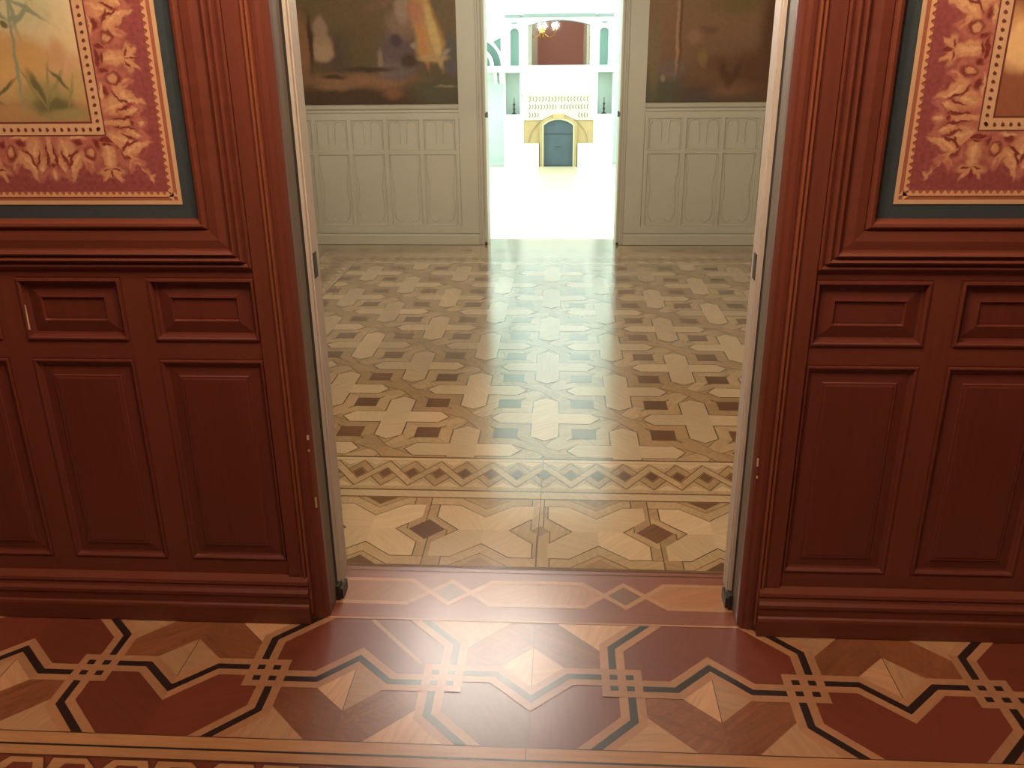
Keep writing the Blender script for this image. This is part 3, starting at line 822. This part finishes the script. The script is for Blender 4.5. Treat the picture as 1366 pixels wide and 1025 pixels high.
# ------------------------------------------------------------------ middle room far wall
YW = 5.45
DL, DR = -.570, .551
CL, CR = -.648, .617
ML, MRX = -.800, .765
for side, sg, xi, xm in (('back_left', -1, CL, ML), ('back_right', 1, CR, MRX)):
    root = empty('wall_'+side, (xm, YW, 0))
    sd = side.split('_')[1]
    struct(root, 'grey cream panelled wall to the %s of the far doorway' % sd, 'wall')

    def put(o):
        o.parent = root; o.matrix_parent_inverse = Matrix.Translation((-xm, -YW, 0)); return o
    xo = sg*RX
    b = MB(); b.box(min(xi, xo), max(xi, xo), YW+.012, YW+.25, 0, ROOM_H); put(b.build('masonry', M_cream))
    # upright pilaster between casing and mural
    b = MB(); b.box(min(xi, xm), max(xi, xm), YW-.008, YW+.012, .10, ROOM_H); put(b.build('pilaster', M_cream))
    # dado: base, rails, ledge
    b = MB(); b.prism_x([(YW+.012, 0), (YW-.022, 0), (YW-.022, .080), (YW-.014, .088), (YW-.010, .092), (YW+.012, .10)], min(xi, xo), max(xi, xo)); put(b.build('base_rail', M_cream))
    b = MB(); b.prism_x([(YW+.012, 1.120), (YW-.004, 1.120), (YW-.012, 1.130), (YW-.010, 1.145), (YW-.026, 1.160), (YW-.030, 1.182), (YW-.020, 1.190), (YW+.012, 1.194)], min(xm, xo), max(xm, xo)); put(b.build('dado_cap', M_cream))
    b = MB()
    step = .311 if sg < 0 else .317
    xs = [xm + sg*(.016+step*i) for i in range(7) if abs(xm + sg*(.016+step*i)) < RX-.02]
    for i, x in enumerate(xs): b.box(x-.012, x+.012, YW-.0052, YW+.012, .101, 1.119)
    for z_a, z_b in ((.10, .165), (.788, .806), (1.075, 1.12)): b.box(min(xm, xo), max(xm, xo), YW-.004, YW+.012, z_a, z_b)
    put(b.build('panel_frame', M_cream))
    for i in range(len(xs)-1):
        pa, pb = sorted((xs[i], xs[i+1])); pa += .012; pb -= .012; wd = pb-pa
        for kind in ('upper', 'lower'):
            za, zb = (.806, 1.075) if kind == 'upper' else (.165, .788)
            b = MB(); b.frame(pa, pb, za, zb, YW, [(0, .003), (.004, .006), (.010, .004), (.014, -.006)], 0, cap=True)
            yy = YW+.0045
            # parchment-fold ribs
            for h in (0, 1):
                xx = lambda t: (pa+.014+t*wd) if h == 0 else (pb-.014-t*wd)
                if kind == 'upper':
                    pts = [(xx(.02), yy, za+.02), (xx(.03), yy, zb-.07), (xx(.06), yy, zb-.035), (xx(.14), yy, zb-.02), (xx(.30), yy, zb-.022), (xx(.345), yy, zb-.05), (xx(.35), yy, za+.06)]
                else:
                    pts = [(xx(.03), yy, zb-.02), (xx(.03), yy, zb-.14), (xx(.07), yy, zb-.22), (xx(.10), yy, zb-.30), (xx(.06), yy, zb-.42), (xx(.05), yy, za+.12), (xx(.12), yy, za+.06), (xx(.22), yy, za+.035), (xx(.34), yy, za+.055)]
                b.tube(pts, .0055, 6)
            put(b.build('parchment_panel', M_cream))
    # casing of the far doorway
    root2 = empty('trim_'+('3' if sg < 0 else '4'), (xi, YW, 0))
    struct(root2, 'grooved grey cream casing on the %s of the far doorway' % sd, 'door casing')
    di = DL if sg < 0 else DR
    q = lambda t: di+(xi-di)*t
    prof = [(q(1), YW+.012), (q(1), YW-.012), (q(.92), YW-.020), (q(.78), YW-.020), (q(.74), YW-.010), (q(.66), YW-.010), (q(.62), YW-.018), (q(.45), YW-.018), (q(.40), YW-.006), (q(.30), YW-.006),
            (q(.26), YW-.012), (q(.06), YW-.010), (q(0), YW-.002), (q(0), YW+.25), (q(1), YW+.25)]
    b = MB(); b.prism_z(prof, 0, DOOR_H)
    c_ = b.build('casing', M_cream); c_.parent = root2; c_.matrix_parent_inverse = Matrix.Translation((-xi, -YW, 0))
    b = MB(); b.box(min(q(.34), q(.39)), max(q(.34), q(.39)), YW-.0065, YW-.004, .25, DOOR_H)
    c_ = b.build('groove', M_creamline); c_.parent = root2; c_.matrix_parent_inverse = Matrix.Translation((-xi, -YW, 0))
    b = MB(); b.box(di-.012 if sg > 0 else di-.002, di+.002 if sg > 0 else di+.012, YW+.02, YW+.05, 1.08, 1.125); b.box(min(q(.0), q(.10)), max(q(.0), q(.10)), YW-.016, YW-.008, 1.085, 1.12)
    c_ = b.build('latch_plate', M_iron); c_.parent = root2; c_.matrix_parent_inverse = Matrix.Translation((-xi, -YW, 0))
    b = MB(); b.box(min(q(.1), q(.34)), max(q(.1), q(.34)), YW-.026, YW-.010, 0, .022)
    c_ = b.build('floor_bolt', M_iron); c_.parent = root2; c_.matrix_parent_inverse = Matrix.Translation((-xi, -YW, 0))
b = MB(); b.box(CL, CR, YW-.008, YW+.25, DOOR_H, ROOM_H)
struct(b.build('wall_back_lintel', M_cream), 'cream wall above the far doorway', 'wall')
# darker base shadow gap strip = skirting joint
# ------------------------------------------------------------------ murals (u = metres from the doorway-side edge, v = height above lower edge)
def k(r, g, b):
    m_ = (r+g+b)/3
    return srgb(*[(m_+(c-m_)*.80)*.94 for c in (r, g, b)])


brown = k(112, 82, 54); olive = k(112, 92, 52); dkb = k(84, 58, 38); green = k(92, 84, 56); gold = k(190, 138, 70); cream = k(178, 142, 104); rust = k(150, 100, 62); plum = k(104, 80, 78)
bl_left = [
    (.15, .10, .25, .12, 0, green, .5), (.9, .05, .5, .08, 0, dkb, .5), (.85, .20, .45, .05, 0, rust, .6), (.60, .17, .14, .05, 0, k(142, 98, 62), .6), (1.05, .15, .16, .035, 0, k(144, 102, 66), .6), (.55, .09, .08, .05, 0, k(134, 86, 52), .6),
    (.95, .42, .20, .16, 0, k(92, 68, 50), .6), (.72, .45, .20, .16, 0, k(108, 86, 50), .7), (.06, .42, .06, .12, 0, k(94, 86, 76), .5), (.05, .28, .06, .05, 0, k(98, 86, 80), .5),
    # two figures in robes at the right, one seated
    (.50, .40, .17, .17, .1, plum, .5), (.52, .27, .16, .07, 0, k(116, 94, 84), .5), (.40, .34, .07, .05, 0, dkb, .5), (.46, .62, .12, .11, .5, k(138, 104, 80), .5), (.44, .76, .06, .12, 0, k(160, 126, 100), .45), (.62, .78, .16, .035, -.3, k(130, 92, 66), .5),
    (.225, .47, .12, .13, 0, gold, .35), (.25, .60, .095, .18, -.2, gold, .35), (.29, .80, .075, .22, -.2, gold, .4), (.19, .54, .035, .24, -.24, k(200, 164, 92), .4), (.285, .50, .024, .20, -.2, k(200, 124, 64), .45), (.33, .72, .06, .10, -.2, k(186, 116, 76), .5), (.20, .365, .12, .03, 0, k(184, 144, 86), .4),
    (.10, .40, .05, .02, -.5, k(150, 134, 96), .5), (.36, .46, .03, .025, 0, k(150, 128, 100), .5), (.64, .34, .025, .09, 0, k(140, 116, 92), .5), (.50, .50, .05, .05, 0, k(84, 62, 66), .5),
    # figures at the left: a pale child and a rust robe
    (1.12, .46, .085, .10, 0, k(168, 130, 94), .35), (1.13, .60, .055, .09, 0, k(160, 124, 94), .4), (1.13, .40, .09, .06, 0, k(176, 138, 102), .4), (1.31, .45, .085, .26, 0, k(148, 98, 60), .4), (1.37, .30, .06, .06, 0, k(140, 92, 58), .4), (1.40, .62, .05, .10, 0, k(170, 60, 44), .4),
    (1.22, .50, .02, .2, 0, k(88, 54, 34), .5), (1.05, .22, .1, .02, 0, dkb, .6), (.75, .28, .2, .02, 0, dkb, .6), (.10, .14, .08, .012, 0, k(136, 120, 86), .6)]
mur_l = painting('mural_paint_left', [(0, k(86, 62, 40)), (.12, k(104, 72, 46)), (.3, k(104, 82, 50)), (.6, k(112, 88, 52)), (2.0, k(120, 104, 66))], bl_left, warp=.012, wscale=9, rough=.6, grain=.10, gscale=25)
bl_right = [
    (.10, .10, .20, .17, 0, k(92, 86, 62), .5), (.06, .40, .05, .3, 0, k(126, 104, 68), .6), (.20, .26, .10, .08, .2, k(120, 96, 80), .5), (.45, .06, .20, .06, 0, k(96, 72, 56), .6), (.75, .12, .20, .06, .2, k(132, 90, 60), .6),
    (.235, .6, .012, .36, .0, k(168, 122, 86), .4), (.26, .6, .010, .34, .0, k(116, 74, 46), .5), (.55, .30, .13, .06, 0, k(116, 74, 44), .6), (.45, .55, .10, .03, 0, k(122, 82, 54), .6), (.38, .51, .06, .06, 0, k(150, 106, 72), .6),
    (.45, .34, .04, .06, 0, k(140, 106, 56), .5), (.9, .25, .25, .14, 0, k(108, 66, 38), .6), (.64, .22, .04, .10, .4, k(100, 62, 38), .6), (.72, .22, .03, .10, -.5, k(98, 60, 36), .6), (.7, .75, .2, .08, 0, k(126, 100, 50), .6), (.13, .19, .02, .03, 0, k(140, 126, 100), .5),
    (1.0, .5, .1, .4, 0, k(104, 66, 40), .6)]
mur_r = painting('mural_paint_right', [(0, k(100, 74, 46)), (.1, k(112, 76, 48)), (.3, k(128, 88, 56)), (.6, k(140, 98, 64)), (2.0, k(150, 120, 80))], bl_right, warp=.010, wscale=9, rough=.6, grain=.08, gscale=25)
for side, sg, xm, mt in (('left', -1, ML, mur_l), ('right', 1, MRX, mur_r)):
    xo = sg*(RX-.06); x0, x1 = sorted((xm, xo)); z0, z1 = 1.1945, 3.3
    root = empty('mural', ((x0+x1)/2, YW, z0))
    tag(root, {'left': 'dark mural of robed figures above the cream panelling, left of the far doorway', 'right': 'brown mural of bushes and a slim trunk above the panelling, right of the far doorway'}[side], 'mural', 'murals above the cream panelling')
    W_ = x1-x0; Hh = z1-z0
    uvs = [(W_, 0), (0, 0), (0, Hh), (W_, Hh)] if sg < 0 else [(0, 0), (W_, 0), (W_, Hh), (0, Hh)]
    mb = MB(); y = YW-.001
    mb.poly([(x0, y, z0), (x1, y, z0), (x1, y, z1), (x0, y, z1)], 0, uvs)
    o = mb.build('canvas', mt); o.parent = root; o.matrix_parent_inverse = Matrix.Translation(-Vector(root.location))
    mb = MB(); mb.box(x0, x1, YW, YW+.0115, z0, z1); o = mb.build('stretcher', M_iron); o.parent = root; o.matrix_parent_inverse = Matrix.Translation(-Vector(root.location))

# ------------------------------------------------------------------ shells of the rooms
def shell(name, boxes, mat, label, cat):
    b = MB()
    for q in boxes: b.box(*q)
    o = b.build(name, mat); struct(o, label, cat); return o


shell('wall_front_west', [(-3.2, -3.0, -6.2, .27, 0, ROOM_H)], M_mah_v, 'left side wall of the front room', 'wall')
shell('wall_front_east', [(3.0, 3.2, -6.2, .27, 0, ROOM_H)], M_mah_v, 'right side wall of the front room', 'wall')
shell('wall_front_rear', [(-3.0, 3.0, -6.2, -6.0, 0, ROOM_H)], M_redwall, 'red wall behind the viewer in the front room, colour lightened to mimic mirror glare', 'wall')
shell('ceiling', [(-3.2, 3.2, -6.2, .268, ROOM_H, ROOM_H+.1)], M_plaster, 'plaster ceiling of the front room', 'ceiling')
shell('wall_middle_west', [(-RX-.2, -RX, .27, 5.70, 0, ROOM_H)], M_cream, 'left side wall of the middle room', 'wall')
shell('wall_middle_east', [(RX, RX+.2, .27, 5.70, 0, ROOM_H)], M_cream, 'right side wall of the middle room', 'wall')
shell('ceiling_middle', [(-RX-.2, RX+.2, .268, 5.70, ROOM_H, ROOM_H+.1)], M_plaster, 'plaster ceiling of the middle room', 'ceiling')
FY = 11.45
wins = []
for s, nm in ((-1, 'west'), (1, 'east')):
    x0, x1 = sorted((s*2.8, s*3.0))
    bx = [(x0, x1, 5.70, 6.7, 0, ROOM_H), (x0, x1, 7.9, 9.0, 0, ROOM_H), (x0, x1, 10.2, FY, 0, ROOM_H), (x0, x1, 6.7, 7.9, 0, .9), (x0, x1, 9.0, 10.2, 0, .9), (x0, x1, 6.7, 7.9, 3.7, ROOM_H), (x0, x1, 9.0, 10.2, 3.7, ROOM_H)]
    shell('wall_far_'+nm, bx, M_white, 'windowed %s side wall of the far room' % ('left' if s < 0 else 'right'), 'wall')
    for yy in (7.3, 9.6): wins.append((s, yy))
for n, (s, yy) in enumerate(wins):
    root = empty('window_%d' % (n+1), (s*2.9, yy, .9))
    struct(root, 'tall white window on the %s wall of the far room, %s the fireplace' % ('left' if s < 0 else 'right', 'nearer' if yy > 8 else 'farther from'), 'window')
    b = MB()
    for q in ((-.6, -.54), (.54, .6), (-.025, .025)): b.box(s*2.9-.03, s*2.9+.03, yy+q[0], yy+q[1], .9, 3.7)
    for q in ((.9, .96), (3.64, 3.7), (2.28, 2.33)): b.box(s*2.9-.03, s*2.9+.03, yy-.6, yy+.6, q[0], q[1])
    o = b.build('frame', M_white); o.parent = root; o.matrix_parent_inverse = Matrix.Translation(-Vector(root.location))
shell('wall_far_near', [(-3.0, CL, 5.70, 5.76, 0, ROOM_H), (CR, 3.0, 5.70, 5.76, 0, ROOM_H), (CL, CR, 5.70, 5.76, DOOR_H, ROOM_H)], M_white, 'far room side of the wall around the far doorway', 'wall')
shell('wall_far', [(-3.0, 3.0, FY, FY+.15, 0, ROOM_H)], M_mint, 'pale mint wall behind the fireplace', 'wall')
shell('ceiling_far', [(-3.0, 3.0, 5.70, FY+.15, ROOM_H, ROOM_H+.1)], M_white, 'white ceiling of the far room', 'ceiling')

# ------------------------------------------------------------------ fireplace in the far room
FXC, FP = .015, 11.0
fire = empty('fireplace', (FXC, FP, 0))
tag(fire, 'tall white fireplace with ochre arch and mirrored overmantel seen through both doorways', 'fireplace')


def fp(mb, name, mats, parent=fire):
    o = mb.build(name, mats); o.parent = parent
    o.matrix_parent_inverse = Matrix.Translation(-Vector((FXC, FP, 0)))
    return o


def fsub(mb, name, mats, parent):                      # sub-part: parent already sits at the origin of the fireplace
    o = mb.build(name, mats); o.parent = parent
    return o


for s in (-1, 1):
    q = lambda a, b_: tuple(sorted((FXC+s*a, FXC+s*b_)))
    b = MB(); b.box(*q(.285, .80), FP-.05, FY, 0, .335); b.box(*q(.510, .80), FP, FY, .335, .652); fp(b, 'base_block', M_white)
    b = MB(); b.box(*q(.500, .81), FP-.02, FY, .652, .690); b.box(*q(.510, .80), FP, FY, .690, .742); fp(b, 'base_cap', M_white)
    # niche: back, side uprights
    b = MB(); b.box(*q(.560, .772), FP+.22, FY, .742, 1.318); nb = fp(b, 'niche_back', M_mint)
    b = MB(); b.box(*q(.535, .560), FP-.01, FY, .742, 1.318); fp(b, 'upright', M_white)
    b = MB(); b.box(*q(.772, .800), FP-.01, FY, .742, 1.318); fp(b, 'upright', M_white)
    b = MB(); b.prism_x([(FP, 1.318), (FP, 1.17), (FP-.02, 1.18), (FP-.07, 1.25), (FP-.09, 1.318)], *q(.800, .845)); fp(b, 'bracket', M_white)
    # overmantel side bay with narrow arched recess
    b = MB()
    b.box(*q(.53, .575), FP+.10, FY, 1.41, 2.05); b.box(*q(.700, .80), FP+.10, FY, 1.41, 2.05)
    pr = [(.575, 2.05), (.700, 2.05), (.700, 1.86)] + [(.6375+.0625*math.cos(t*PI/8), 1.86+.05*math.sin(t*PI/8)) for t in range(1, 8)] + [(.575, 1.86)]
    b.prism_y([(FXC+s*x, z) for x, z in pr], FP+.10, FY); fp(b, 'side_bay', M_white)
    b = MB(); b.box(*q(.575, .700), FP+.20, FP+.22, 1.41, 1.92); fp(b, 'bay_glass', M_mintdeep)
    b = MB(); b.box(*q(.545, .765), FP+.05, FP+.12, 2.048, 2.086); b.box(*q(.60, .68), FP+.08, FP+.12, 1.965, 1.990); fp(b, 'side_cornice', M_cornice)
# ochre stone panel with the big arc groove
b = MB()
b.box(FXC-.508, FXC+.508, FP+.005, FP+.04, .335, .665)
po = fp(b, 'stone_panel', M_ochre)
b = MB()
for a0, a1, R, th_ in ((0, PI, .430, .010),):
    pts = [(FXC+R*math.cos(t*PI/24), FP+.002, .335+.385*math.sin(t*PI/24)) for t in range(25)]
    pts = [p_ for p_ in pts if p_[2] < .66]
    half = len(pts)//2
    for part in (pts[:half], pts[half:]):
        b = MB(); b.tube(part, .008, 6); fp(b, 'stone_arc', M_stoneline)
# firebox throat behind
b = MB(); b.box(FXC-.285, FXC+.285, FP+.06, FP+.40, .0, .74); fp(b, 'firebox', M_stoneline)


def arch_outline(hw, spring, rise, n=14):
    R = (hw*hw+rise*rise)/(2*rise); a = math.asin(min(1, hw/R))
    if rise > hw*.99: a = PI/2
    return [(FXC+R*math.sin(a-2*a*t/n), spring+rise-R+R*math.cos(a-2*a*t/n)) for t in range(n+1)]


def ring(mb, o_, i_, y0, y1, mat=0):
    """arched band: outer and inner outlines from right foot over the crown to left foot"""
    n = len(o_)
    for t in range(n-1):
        a, b_, c, d = o_[t], o_[t+1], i_[t+1], i_[t]
        mb.prism_y([a, b_, c, d], y0, y1, mat)


outer = arch_outline(.272, .62, .118); inner = arch_outline(.232, .60, .092)
b = MB(); ring(b, [(FXC+.272, 0)]+outer+[(FXC-.272, 0)], [(FXC+.232, 0)]+inner+[(FXC-.232, 0)], FP-.03, FP+.06); fp(b, 'arch_surround', M_ochre)
o2 = arch_outline(.236, .602, .094); i2 = arch_outline(.214, .59, .080)
b = MB(); ring(b, [(FXC+.236, 0)]+o2+[(FXC-.236, 0)], [(FXC+.214, 0)]+i2+[(FXC-.214, 0)], FP-.036, FP+.05); fp(b, 'arch_lip', M_lip)
b = MB(); b.prism_y([(FXC-.075, .690), (FXC+.075, .690), (FXC+.085, .748), (FXC-.085, .748)], FP-.05, FP-.005); fp(b, 'keystone', M_orange)
# slate blue fire screen closing the arch
scr = empty('fire_screen', (FXC, FP, 0)); tag(scr, 'slate blue metal fire screen filling the ochre arch of the fireplace', 'fire screen')
b = MB(); i3 = arch_outline(.213, .588, .080)
b.prism_y([(FXC-.213, .022), (FXC+.213, .022)]+i3, FP+.0, FP+.02)
o = b.build('panel', M_slate); o.parent = scr; o.matrix_parent_inverse = Matrix.Translation(-Vector(scr.location))
b = MB(); b.box(FXC-.213, FXC+.213, FP-.006, FP+.0, .462, .474); b.box(FXC-.03, FXC+.03, FP-.010, FP+.0, .28, .290)
o = b.build('cross_bar', M_slateline); o.parent = scr; o.matrix_parent_inverse = Matrix.Translation(-Vector(scr.location))
b = MB(); b.box(FXC-.225, FXC+.225, FP-.01, FP+.03, 0, .022); o = b.build('foot_rail', M_slateline); o.parent = scr; o.matrix_parent_inverse = Matrix.Translation(-Vector(scr.location))
# carved frieze hood
b = MB()
sec = [(FXC-.475, .665), (FXC-.282, .665)]+[(x, z) for x, z in reversed(arch_outline(.275, .622, .120))]+[(FXC+.282, .665), (FXC+.475, .665), (FXC+.505, 1.0), (FXC-.505, 1.0)]
sec = [s_ for s_ in sec if s_[1] >= .664]
b.prism_y(sec, FP-.015, FY); ho = fp(b, 'frieze', M_frieze)
for row, (zc, n) in enumerate(((.955, 19), (.85, 21), (.735, 22))):
    for half in (-1, 1):
        b = MB()
        for i in range(n):
            x = FXC-.44+(.88)*(i+.5)/n
            if (x-FXC)*half < 0: continue
            if row == 2 and abs(x-FXC) < .30: continue
            if row == 1 and abs(x-FXC) < .03: continue
            sn = 1 if (i % 2 == 0) else .7
            pts = [(x-.008, FP-.016, zc-.036*sn), (x+.007, FP-.018, zc-.012), (x+.007, FP-.018, zc+.012), (x-.006, FP-.016, zc+.036*sn)]
            if x > FXC: pts = [(2*x-p_[0], p_[1], p_[2]) for p_ in pts]
            b.tube(pts, .0065, 5)
        fp(b, 'carving', M_friezecut)
b = MB(); b.prism_x([(FY, 1.0), (FP-.02, 1.0), (FP-.045, 1.015), (FP-.05, 1.06), (FP-.03, 1.08), (FY, 1.085)], FXC-.52, FXC+.52); fp(b, 'hood_ledge', M_white)
b = MB(); b.box(FXC-.535, FXC+.535, FP+.01, FY, .664, 1.318); fp(b, 'hood_panel', M_white)
# mantel shelf
b = MB(); b.prism_x([(FY, 1.318), (FP-.09, 1.318), (FP-.12, 1.335), (FP-.12, 1.395), (FP-.10, 1.41), (FY, 1.41)], FXC-.87, FXC+.873); fp(b, 'mantel_shelf', M_white)
# overmantel with mirror
b = MB()
arc = [(x, z) for x, z in arch_outline(.445, 1.945, .072, 18)]
b.box(FXC-.53, FXC-.445, FP+.08, FY, 1.41, 2.05); b.box(FXC+.445, FXC+.53, FP+.08, FY, 1.41, 2.05)
top = [(FXC+.445, 2.05)]+[(x, z) for x, z in arc]+[(FXC-.445, 2.05)]
b.prism_y(top, FP+.08, FY)
fp(b, 'overmantel', M_white)
b = MB(); b.box(FXC-.446, FXC+.446, FP+.165, FP+.175, 1.41, 2.03); fp(b, 'mirror', M_mirror)
b = MB(); pts_o = arch_outline(.447, 1.945, .072, 18); pts_i = arch_outline(.437, 1.94, .068, 18); ring(b, pts_o, pts_i, FP+.07, FP+.10); fp(b, 'mirror_moulding', M_cornice)
b = MB(); b.box(FXC+.425, FXC+.436, FP+.155, FP+.165, 1.42, 1.80); fp(b, 'mirror_edge', M_stoneline)
b = MB(); b.box(FXC-.517, FXC+.512, FP+.03, FP+.12, 2.052, 2.094); fp(b, 'cornice', M_cornice)
b = MB(); b.box(FXC-.82, FXC+.82, FP+.12, FY, 2.05, 2.30); b.box(FXC-.86, FXC+.86, FP+.06, FY, 2.30, 2.36); fp(b, 'crown', M_white)
# chimney breast above
b = MB(); b.box(-.62, .65, FP+.16, FY, 2.36, ROOM_H)
struct(b.build('wall_chimney_breast', M_white), 'white chimney breast above the fireplace', 'wall')
# hearth
b = MB(); b.box(FXC-.27, FXC+.27, 10.28, FP-.05, -.001, .006)
tag(b.build('hearth_slab', M_hearth), 'yellowish stone hearth slab before the fireplace', 'hearth')

# built-in unit to the left with fan-shaped glass
cab = empty('wall_cabinet', (-1.2, FP+.15, 0)); tag(cab, 'mint panelled unit with fan-shaped green glass, left of the fireplace', 'cabinet')


def cb(mb, name, mt):
    o = mb.build(name, mt); o.parent = cab; o.matrix_parent_inverse = Matrix.Translation(-Vector(cab.location)); return o


b = MB(); b.box(-1.65, -.80, FP+.20, FY, 0, 1.318); cb(b, 'lower_panel', M_mint)
for z_a, z_b in ((0, .05), (1.22, 1.318)):
    b = MB(); b.box(-1.65, -.80, FP+.12, FP+.20, z_a, z_b); cb(b, 'rail', M_mint)
b = MB(); b.prism_x([(FY, 1.318), (FP-.09, 1.318), (FP-.12, 1.335), (FP-.12, 1.395), (FP-.10, 1.41), (FY, 1.41)], -1.65, -.862); cb(b, 'shelf', M_white)
b = MB(); b.box(-1.62, -.80, FP+.14, FP+.16, 1.41, 1.83); cb(b, 'glass', M_fanglass)
AX = -1.186
b = MB()
for R, t_ in ((.115, .030), (.235, .022), (.335, .020)):
    pass
for R, t_ in ((.261, .050), (.412, .046)):
    o_ = [(AX+R*math.cos(t*PI/16), 1.41+R*math.sin(t*PI/16)) for t in range(17)]
    i_ = [(AX+(R-t_)*math.cos(t*PI/16), 1.41+(R-t_)*math.sin(t*PI/16)) for t in range(17)]
    ring(b, o_, i_, FP+.09, FP+.14)
b.box(AX-.014, AX+.014, FP+.09, FP+.14, 1.41, 1.80)
cb(b, 'fan_tracery', M_white)
b = MB()
spand = [(-.786, 1.41), (-.786, 2.15), (-1.65, 2.15), (-1.65, 1.41)]+[(AX-.40*math.cos(t*PI/20), 1.41+.40*math.sin(t*PI/20)) for t in range(0, 21)]
b.prism_y(spand, FP+.10, FP+.145); cb(b, 'arch_frame', M_white)
b = MB(); b.prism_y([(-.822, 1.60), (-.822, 1.79), (-.925, 1.735)], FP+.080, FP+.088); cb(b, 'spandrel_glass', M_fanglass)
b = MB(); b.prism_x([(FP+.20, 1.318), (FP+.20, 1.16), (FP+.10, 1.22), (FP+.03, 1.318)], -.93, -.88); cb(b, 'bracket', M_white)
b = MB(); b.box(-1.65, -.80, FP+.16, FY, 1.41, 2.6); cb(b, 'back_panel', M_white)

# slim ornaments in the two niches
for s in (-1, 1):
    x = FXC+s*.652 if s < 0 else FXC+.66
    root = empty('candlestick', (x, FP+.10, .742))
    tag(root, 'slim dark candlestick in the %s niche beside the hood of the fireplace' % ('left' if s < 0 else 'right'), 'candlestick', 'candlesticks in the fireplace niches')
    b = MB(); b.lathe(0, 0, [(0, 0), (.034, .001), (.034, .010), (.014, .02), (.010, .05), (.018, .07), (.010, .09), (.009, .13), (.020, .138), (.018, .146), (0, .146)], 16)
    o = b.build('stem', M_iron, smooth=True); o.parent = root
    b = MB(); b.lathe(0, 0, [(0, .146), (.011, .146), (.010, .225), (.003, .230), (0, .235)], 12); o = b.build('candle', M_cornice, smooth=True); o.parent = root


# ------------------------------------------------------------------ chandeliers (just above the frame; seen in the mirror and the floor polish)
def chandelier(loc, bulb, label, n=6, R=.36, drop=0):
    root = empty('chandelier', loc); tag(root, label, 'chandelier', 'lit brass chandeliers')
    b = MB(); b.tube([(0, 0, .15), (0, 0, ROOM_H-loc[2]-.02)], .010, 8); o = b.build('rod', M_brass); o.parent = root
    b = MB(); b.lathe(0, 0, [(0, ROOM_H-loc[2]-.001), (.07, ROOM_H-loc[2]-.002), (.06, ROOM_H-loc[2]-.03), (.012, ROOM_H-loc[2]-.05), (0, ROOM_H-loc[2]-.05)], 18); o = b.build('ceiling_rose', M_brass, smooth=True); o.parent = root
    b = MB(); b.lathe(0, 0, [(0, -.20), (.02, -.19), (.035, -.16), (.015, -.13), (.05, -.08), (.07, -.03), (.04, .02), (.02, .06), (.035, .10), (.012, .15), (0, .16)], 18); o = b.build('body', M_brass, smooth=True); o.parent = root
    for i in range(n):
        a = 2*PI*(i+.3)/n; c, s = math.cos(a), math.sin(a)
        b = MB(); b.tube([(c*.05, s*.05, -.03), (c*.13, s*.13, -.12), (c*.22, s*.22, -.14), (c*.31, s*.31, -.09), (c*R, s*R, .0)], .008, 8); arm = b.build('arm', M_brass, smooth=True); arm.parent = root
        b = MB(); b.lathe(c*R, s*R, [(0, -.005), (.03, 0), (.034, .012), (.012, .015), (.011, .07), (0, .07)], 12); o = b.build('candle_cup', M_brass, smooth=True); o.parent = arm
        b = MB(); b.lathe(c*R, s*R, [(0, .07), (.014, .075), (.026, .10), (.028, .12), (.020, .15), (.006, .175), (0, .18)], 12); o = b.build('bulb', bulb, smooth=True); o.parent = arm
    return root


chandelier((-.43, 2.60, 2.05), M_bulb_mid, 'lit brass chandelier hanging over the middle room parquet, mirrored above the mantel')
chandelier((-.10, -1.0, 2.75), M_bulb_front, 'lit brass chandelier hanging high in the front mahogany room before the doorway')
